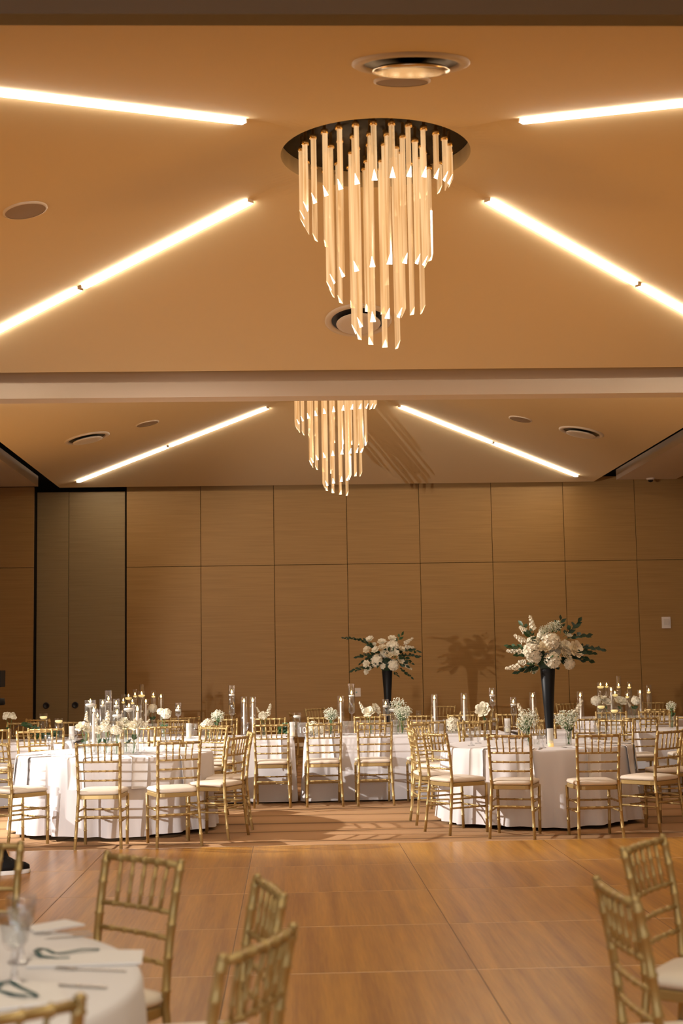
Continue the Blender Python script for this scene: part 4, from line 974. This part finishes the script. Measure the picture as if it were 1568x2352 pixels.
for i, x in enumerate((-1.07, -.79, -.20, .37, .92, 1.50, 2.07)):
    cutlery('knife', x+.16, LT_Y0+.16, 0, 'steel knife laid on the '+WK); cutlery('fork', x-.14, LT_Y0+.16, 0, 'steel fork laid on the '+WK)

# ---------------- far tables
WFL, WFR = 'far left round table', 'far right round table'
t_ = 'glowing yellow floating candle on the '+WFL
for px, Y, r, top, cy, wide in ((325, 19.5, .055, 1587, 1599, True), (295, 19.3, .055, 1596, 1605, True), (326, 19.9, .036, 1572, 1600, False), (352, 19.4, .036, 1586, 1601, False), (283, 19.4, .036, 1595, 1614, False), (310, 19.7, .036, 1583, 1600, False), (304, 19.1, .036, 1602, 1616, False)):
    floating_candle(px, Y, r, hh(px, top, Y), hh(px, cy, Y), wide, t_, glow='waxglow')
t_ = 'white taper candle on the '+WFL
taper(369.5, 19.35, hh(369, 1604, 19.35), hh(369, 1594, 19.35), t_); taper(335, 19.0, hh(335, 1615, 19.0), hh(335, 1605, 19.0), t_)
bud_vase(350, 19.15, 'vase of white roses at the right of the yellow far left candle cluster', .12, .03, [('hydrangea', .0, 0, hh(350, 1627, 19.15), .8), ('rose', -.06, 0, hh(350, 1638, 19.1), 1.3)], leafs=5)
t_ = 'glowing yellow floating candle on the '+WFR
for px, Y, r, top, cy, wide in ((1379.6, 19.3, .055, 1568, 1579, True), (1393.6, 19.6, .036, 1566, 1578, False), (1421, 19.5, .036, 1553, 1579, False), (1445.5, 19.4, .036, 1566, 1580, False), (1489.7, 19.3, .038, 1573, 1591, False), (1412, 19.2, .045, 1588, 1598, True), (1440, 19.1, .036, 1588, 1602, False)):
    floating_candle(px, Y, r, hh(px, top, Y), hh(px, cy, Y), wide, t_, glow='waxglow')
t_ = 'white taper candle on the '+WFR
taper(1403.4, 19.0, hh(1403, 1588, 19.0), hh(1403, 1577, 19.0), t_); taper(1469.8, 19.1, hh(1470, 1594, 19.1), hh(1470, 1585, 19.1), t_)
for px, Y, lab, fl, lf in ((1374, 19.0, 'vase of white roses at the left of the far right candle cluster', [('hydrangea', -.04, 0, 1609, .85), ('rose', .06, 0, 1606, 1.5)], 1), (1392, 18.95, 'vase with white blooms under the far right candles', [('rose', 0, 0, 1612, 1.6), ('rose', -.04, .02, 1604, 1.3)], 1),
                           (1424, 18.95, 'vase with a single pale rose in the middle of the far right candle cluster', [('rose', 0, 0, 1610, 1.9), ('rose', .05, .03, 1607, 1.3)], 2), (1456, 18.95, 'leafy vase of white hydrangea at the right of the far right candle cluster', [('hydrangea', .02, 0, 1609, .8), ('stock', -.06, 0, 1622, .6)], 8)):
    bud_vase(px, Y, lab, .16, .035, [(k, dx, dy, hh(px, py, Y), s) for k, dx, dy, py, s in fl], leafs=lf)
for px, Y in ((760, 18.7), (870, 18.7), (935, 18.8), (960, 18.9)): goblet(px, Y, 'clear water goblet on the far middle table', xy=None)

# ---------------- foreground table
ZF = TZ+ZD; WF = 'foreground table'
for px, py in ((48, 2212), (33, 2262)):
    p = onb(px, py, ZF); goblet(0, 0, 'blurred ribbed water goblet on the '+WF, ZF, 1.08, (p.x, p.y))
def ribbon(pts, label, w=.014):
    P = [onb(x, y, ZF) for x, y in pts]; o = P[0].copy(); o.z = ZF; vs = []; fs = []; n = len(P)
    for i, p in enumerate(P):
        d = (P[min(i+1, n-1)]-P[max(i-1, 0)]).normalized(); s = Vector((-d.y, d.x, 0))*w/2; q = p-o+Vector((0, 0, .011+.004*math.sin(i*1.3)))
        vs += [q-s, q+s, q+s+Vector((0, 0, .0015)), q-s+Vector((0, 0, .0015))]
    for i in range(n-1):
        for k in range(4): fs.append((i*4+k, i*4+(k+1) % 4, i*4+4+(k+1) % 4, i*4+4+k))
    fs += [(3, 2, 1, 0), tuple(n*4-4+k for k in range(4))]
    r = link('ribbon', MB().add(vs, fs, True), 'ribbon', None, o); return tag(r, label, 'ribbon', 'teal ribbons')
ribbon([(228, 2190), (190, 2193), (150, 2199), (125, 2197), (105, 2187), (92, 2188), (82, 2197), (95, 2207), (130, 2208), (160, 2207)], 'dark teal ribbon looped on a white napkin, the farther of two')
ribbon([(-30, 2296), (5, 2270), (25, 2266), (45, 2276), (78, 2290), (84, 2300), (60, 2301), (30, 2296), (0, 2284), (-30, 2276)], 'dark teal ribbon looped on the cloth at the bottom left corner')
def flat_card(pts, name, label, cat, m, th=.006):
    P = [onb(x, y, ZF) for x, y in pts]; o = sum(P, Vector())/4; o.z = ZF; vs = [p-o+Vector((0, 0, .002)) for p in P]+[p-o+Vector((0, 0, .002+th)) for p in P]
    k = link(name, MB().add([(v.x, v.y, v.z) for v in vs], [(3, 2, 1, 0), (4, 5, 6, 7), (0, 1, 5, 4), (1, 2, 6, 5), (2, 3, 7, 6), (3, 0, 4, 7)]), m, None, o); return tag(k, label, cat, 'folded napkins on the foreground table')
flat_card([(60, 2226), (325, 2217), (330, 2188), (85, 2186)], 'folded_napkin', 'white folded napkin under the farther teal ribbon', 'napkin', 'napkin')
flat_card([(-60, 2330), (150, 2306), (130, 2262), (-60, 2262)], 'folded_napkin', 'white folded napkin under the nearer teal ribbon', 'napkin', 'napkin')
flat_card([(80, 2146), (195, 2128), (150, 2117), (60, 2133)], 'folded_napkin', 'white folded napkin near the far rim of the foreground table', 'napkin', 'napkin')
for kind, a, b, lab in (('fork', (90, 2147), (214, 2142), 'steel fork near the far rim of the foreground table'), ('fork', (140, 2227), (295, 2233), 'steel fork just below the farther teal ribbon'),
                        ('knife', (85, 2262), (248, 2272), 'steel knife between the two teal ribbons'), ('knife', (110, 2158), (215, 2150), 'steel knife beside the fork near the far rim')):
    p, q = onb(*a, ZF), onb(*b, ZF); m_ = (p+q)/2; d = q-p
    o = link(kind, FORK if kind == 'fork' else KNIFE, None, None, (m_.x, m_.y, ZF), (0, 0, math.atan2(d.y, d.x)+rad(90))); tag(o, lab, kind, 'foreground cutlery'); L_ = d.length/.23; o.scale = (L_, L_, 1)

# ---------------- shoe at the left edge
sh = thing('shoe', 'black high-top shoe with white sole at the left photo edge on the dance floor', 'shoe', (-2.10, 10.62, ZD), rad(24)); sh.scale = (1.12, 1.12, 1.2)
def shoe_loop(k, z, sx, sy, dx=0):
    P = []
    for i in range(24):
        a = 2*PI*i/24; c, s = math.cos(a), math.sin(a); x = .145*c*sx; w = .048*(1-.12*c)*(1-.35*max(0, -c)*.4); P.append((x+dx, s*w*sy, z))
    return P
def loops(L_):
    vs = [p for l in L_ for p in l]; n = 24; fs = []
    for j in range(len(L_)-1):
        for i in range(n): fs.append((j*n+i, j*n+(i+1) % n, (j+1)*n+(i+1) % n, (j+1)*n+i))
    fs += [tuple(range(n))[::-1], tuple((len(L_)-1)*n+i for i in range(n))]; return MB().add(vs, fs, True)
link('sole', loops([shoe_loop(0, 0, 1, 1), shoe_loop(0, .006, 1.02, 1.04), shoe_loop(0, .022, 1.02, 1.04), shoe_loop(0, .027, .98, .98)]), 'sole', sh)
link('upper', loops([shoe_loop(0, .027, .98, .98), shoe_loop(0, .05, .97, .98), shoe_loop(0, .068, .86, .92, -.012), shoe_loop(0, .085, .62, .8, -.045), shoe_loop(0, .11, .46, .74, -.066), shoe_loop(0, .15, .40, .74, -.074), shoe_loop(0, .19, .40, .76, -.074)]), 'rubber', sh)
for k in range(4): link('lace', MB().tube([(.035-.022*k, -.028, .076+.012*k), (.030-.022*k, 0, .087+.013*k), (.035-.022*k, .028, .076+.012*k)], .003, 5), 'lace', sh)

# ---------------- loudspeaker at the left edge
ls = thing('loudspeaker_stand', 'black loudspeaker on a pole stand cut off by the left photo edge', 'loudspeaker', (-3.66, 17.2, 0))
link('cabinet', MB().box((0, 0, 1.42), (.34, .30, .20)), 'rubber', ls); link('pole', MB().tube([(0, 0, .1), (0, 0, 1.33)], .018, 10), 'black', ls)
link('horn', MB().lathe([(0, 0), (.19, 0), (.2, .02), (.19, .08), (0, .1)], 24, (0, 0, 1.10)), 'rubber', ls)
for k in range(3): link('leg', MB().tube([(0, 0, .5), (.35*math.cos(k*2.1+.4), .35*math.sin(k*2.1+.4), .012)], .012, 8), 'black', ls)

# ------------------------------------------------------------------ finish the labels that only rank tells apart
for text, objs in ORDERED.items():
    objs.sort(key=lambda o: pix(o.location)[0])
    for i, o in enumerate(objs):
        o['label'] = text if len(objs) == 1 else text+', '+(ORDS[i] if i < len(objs)-1 or len(objs) > 18 else 'rightmost')
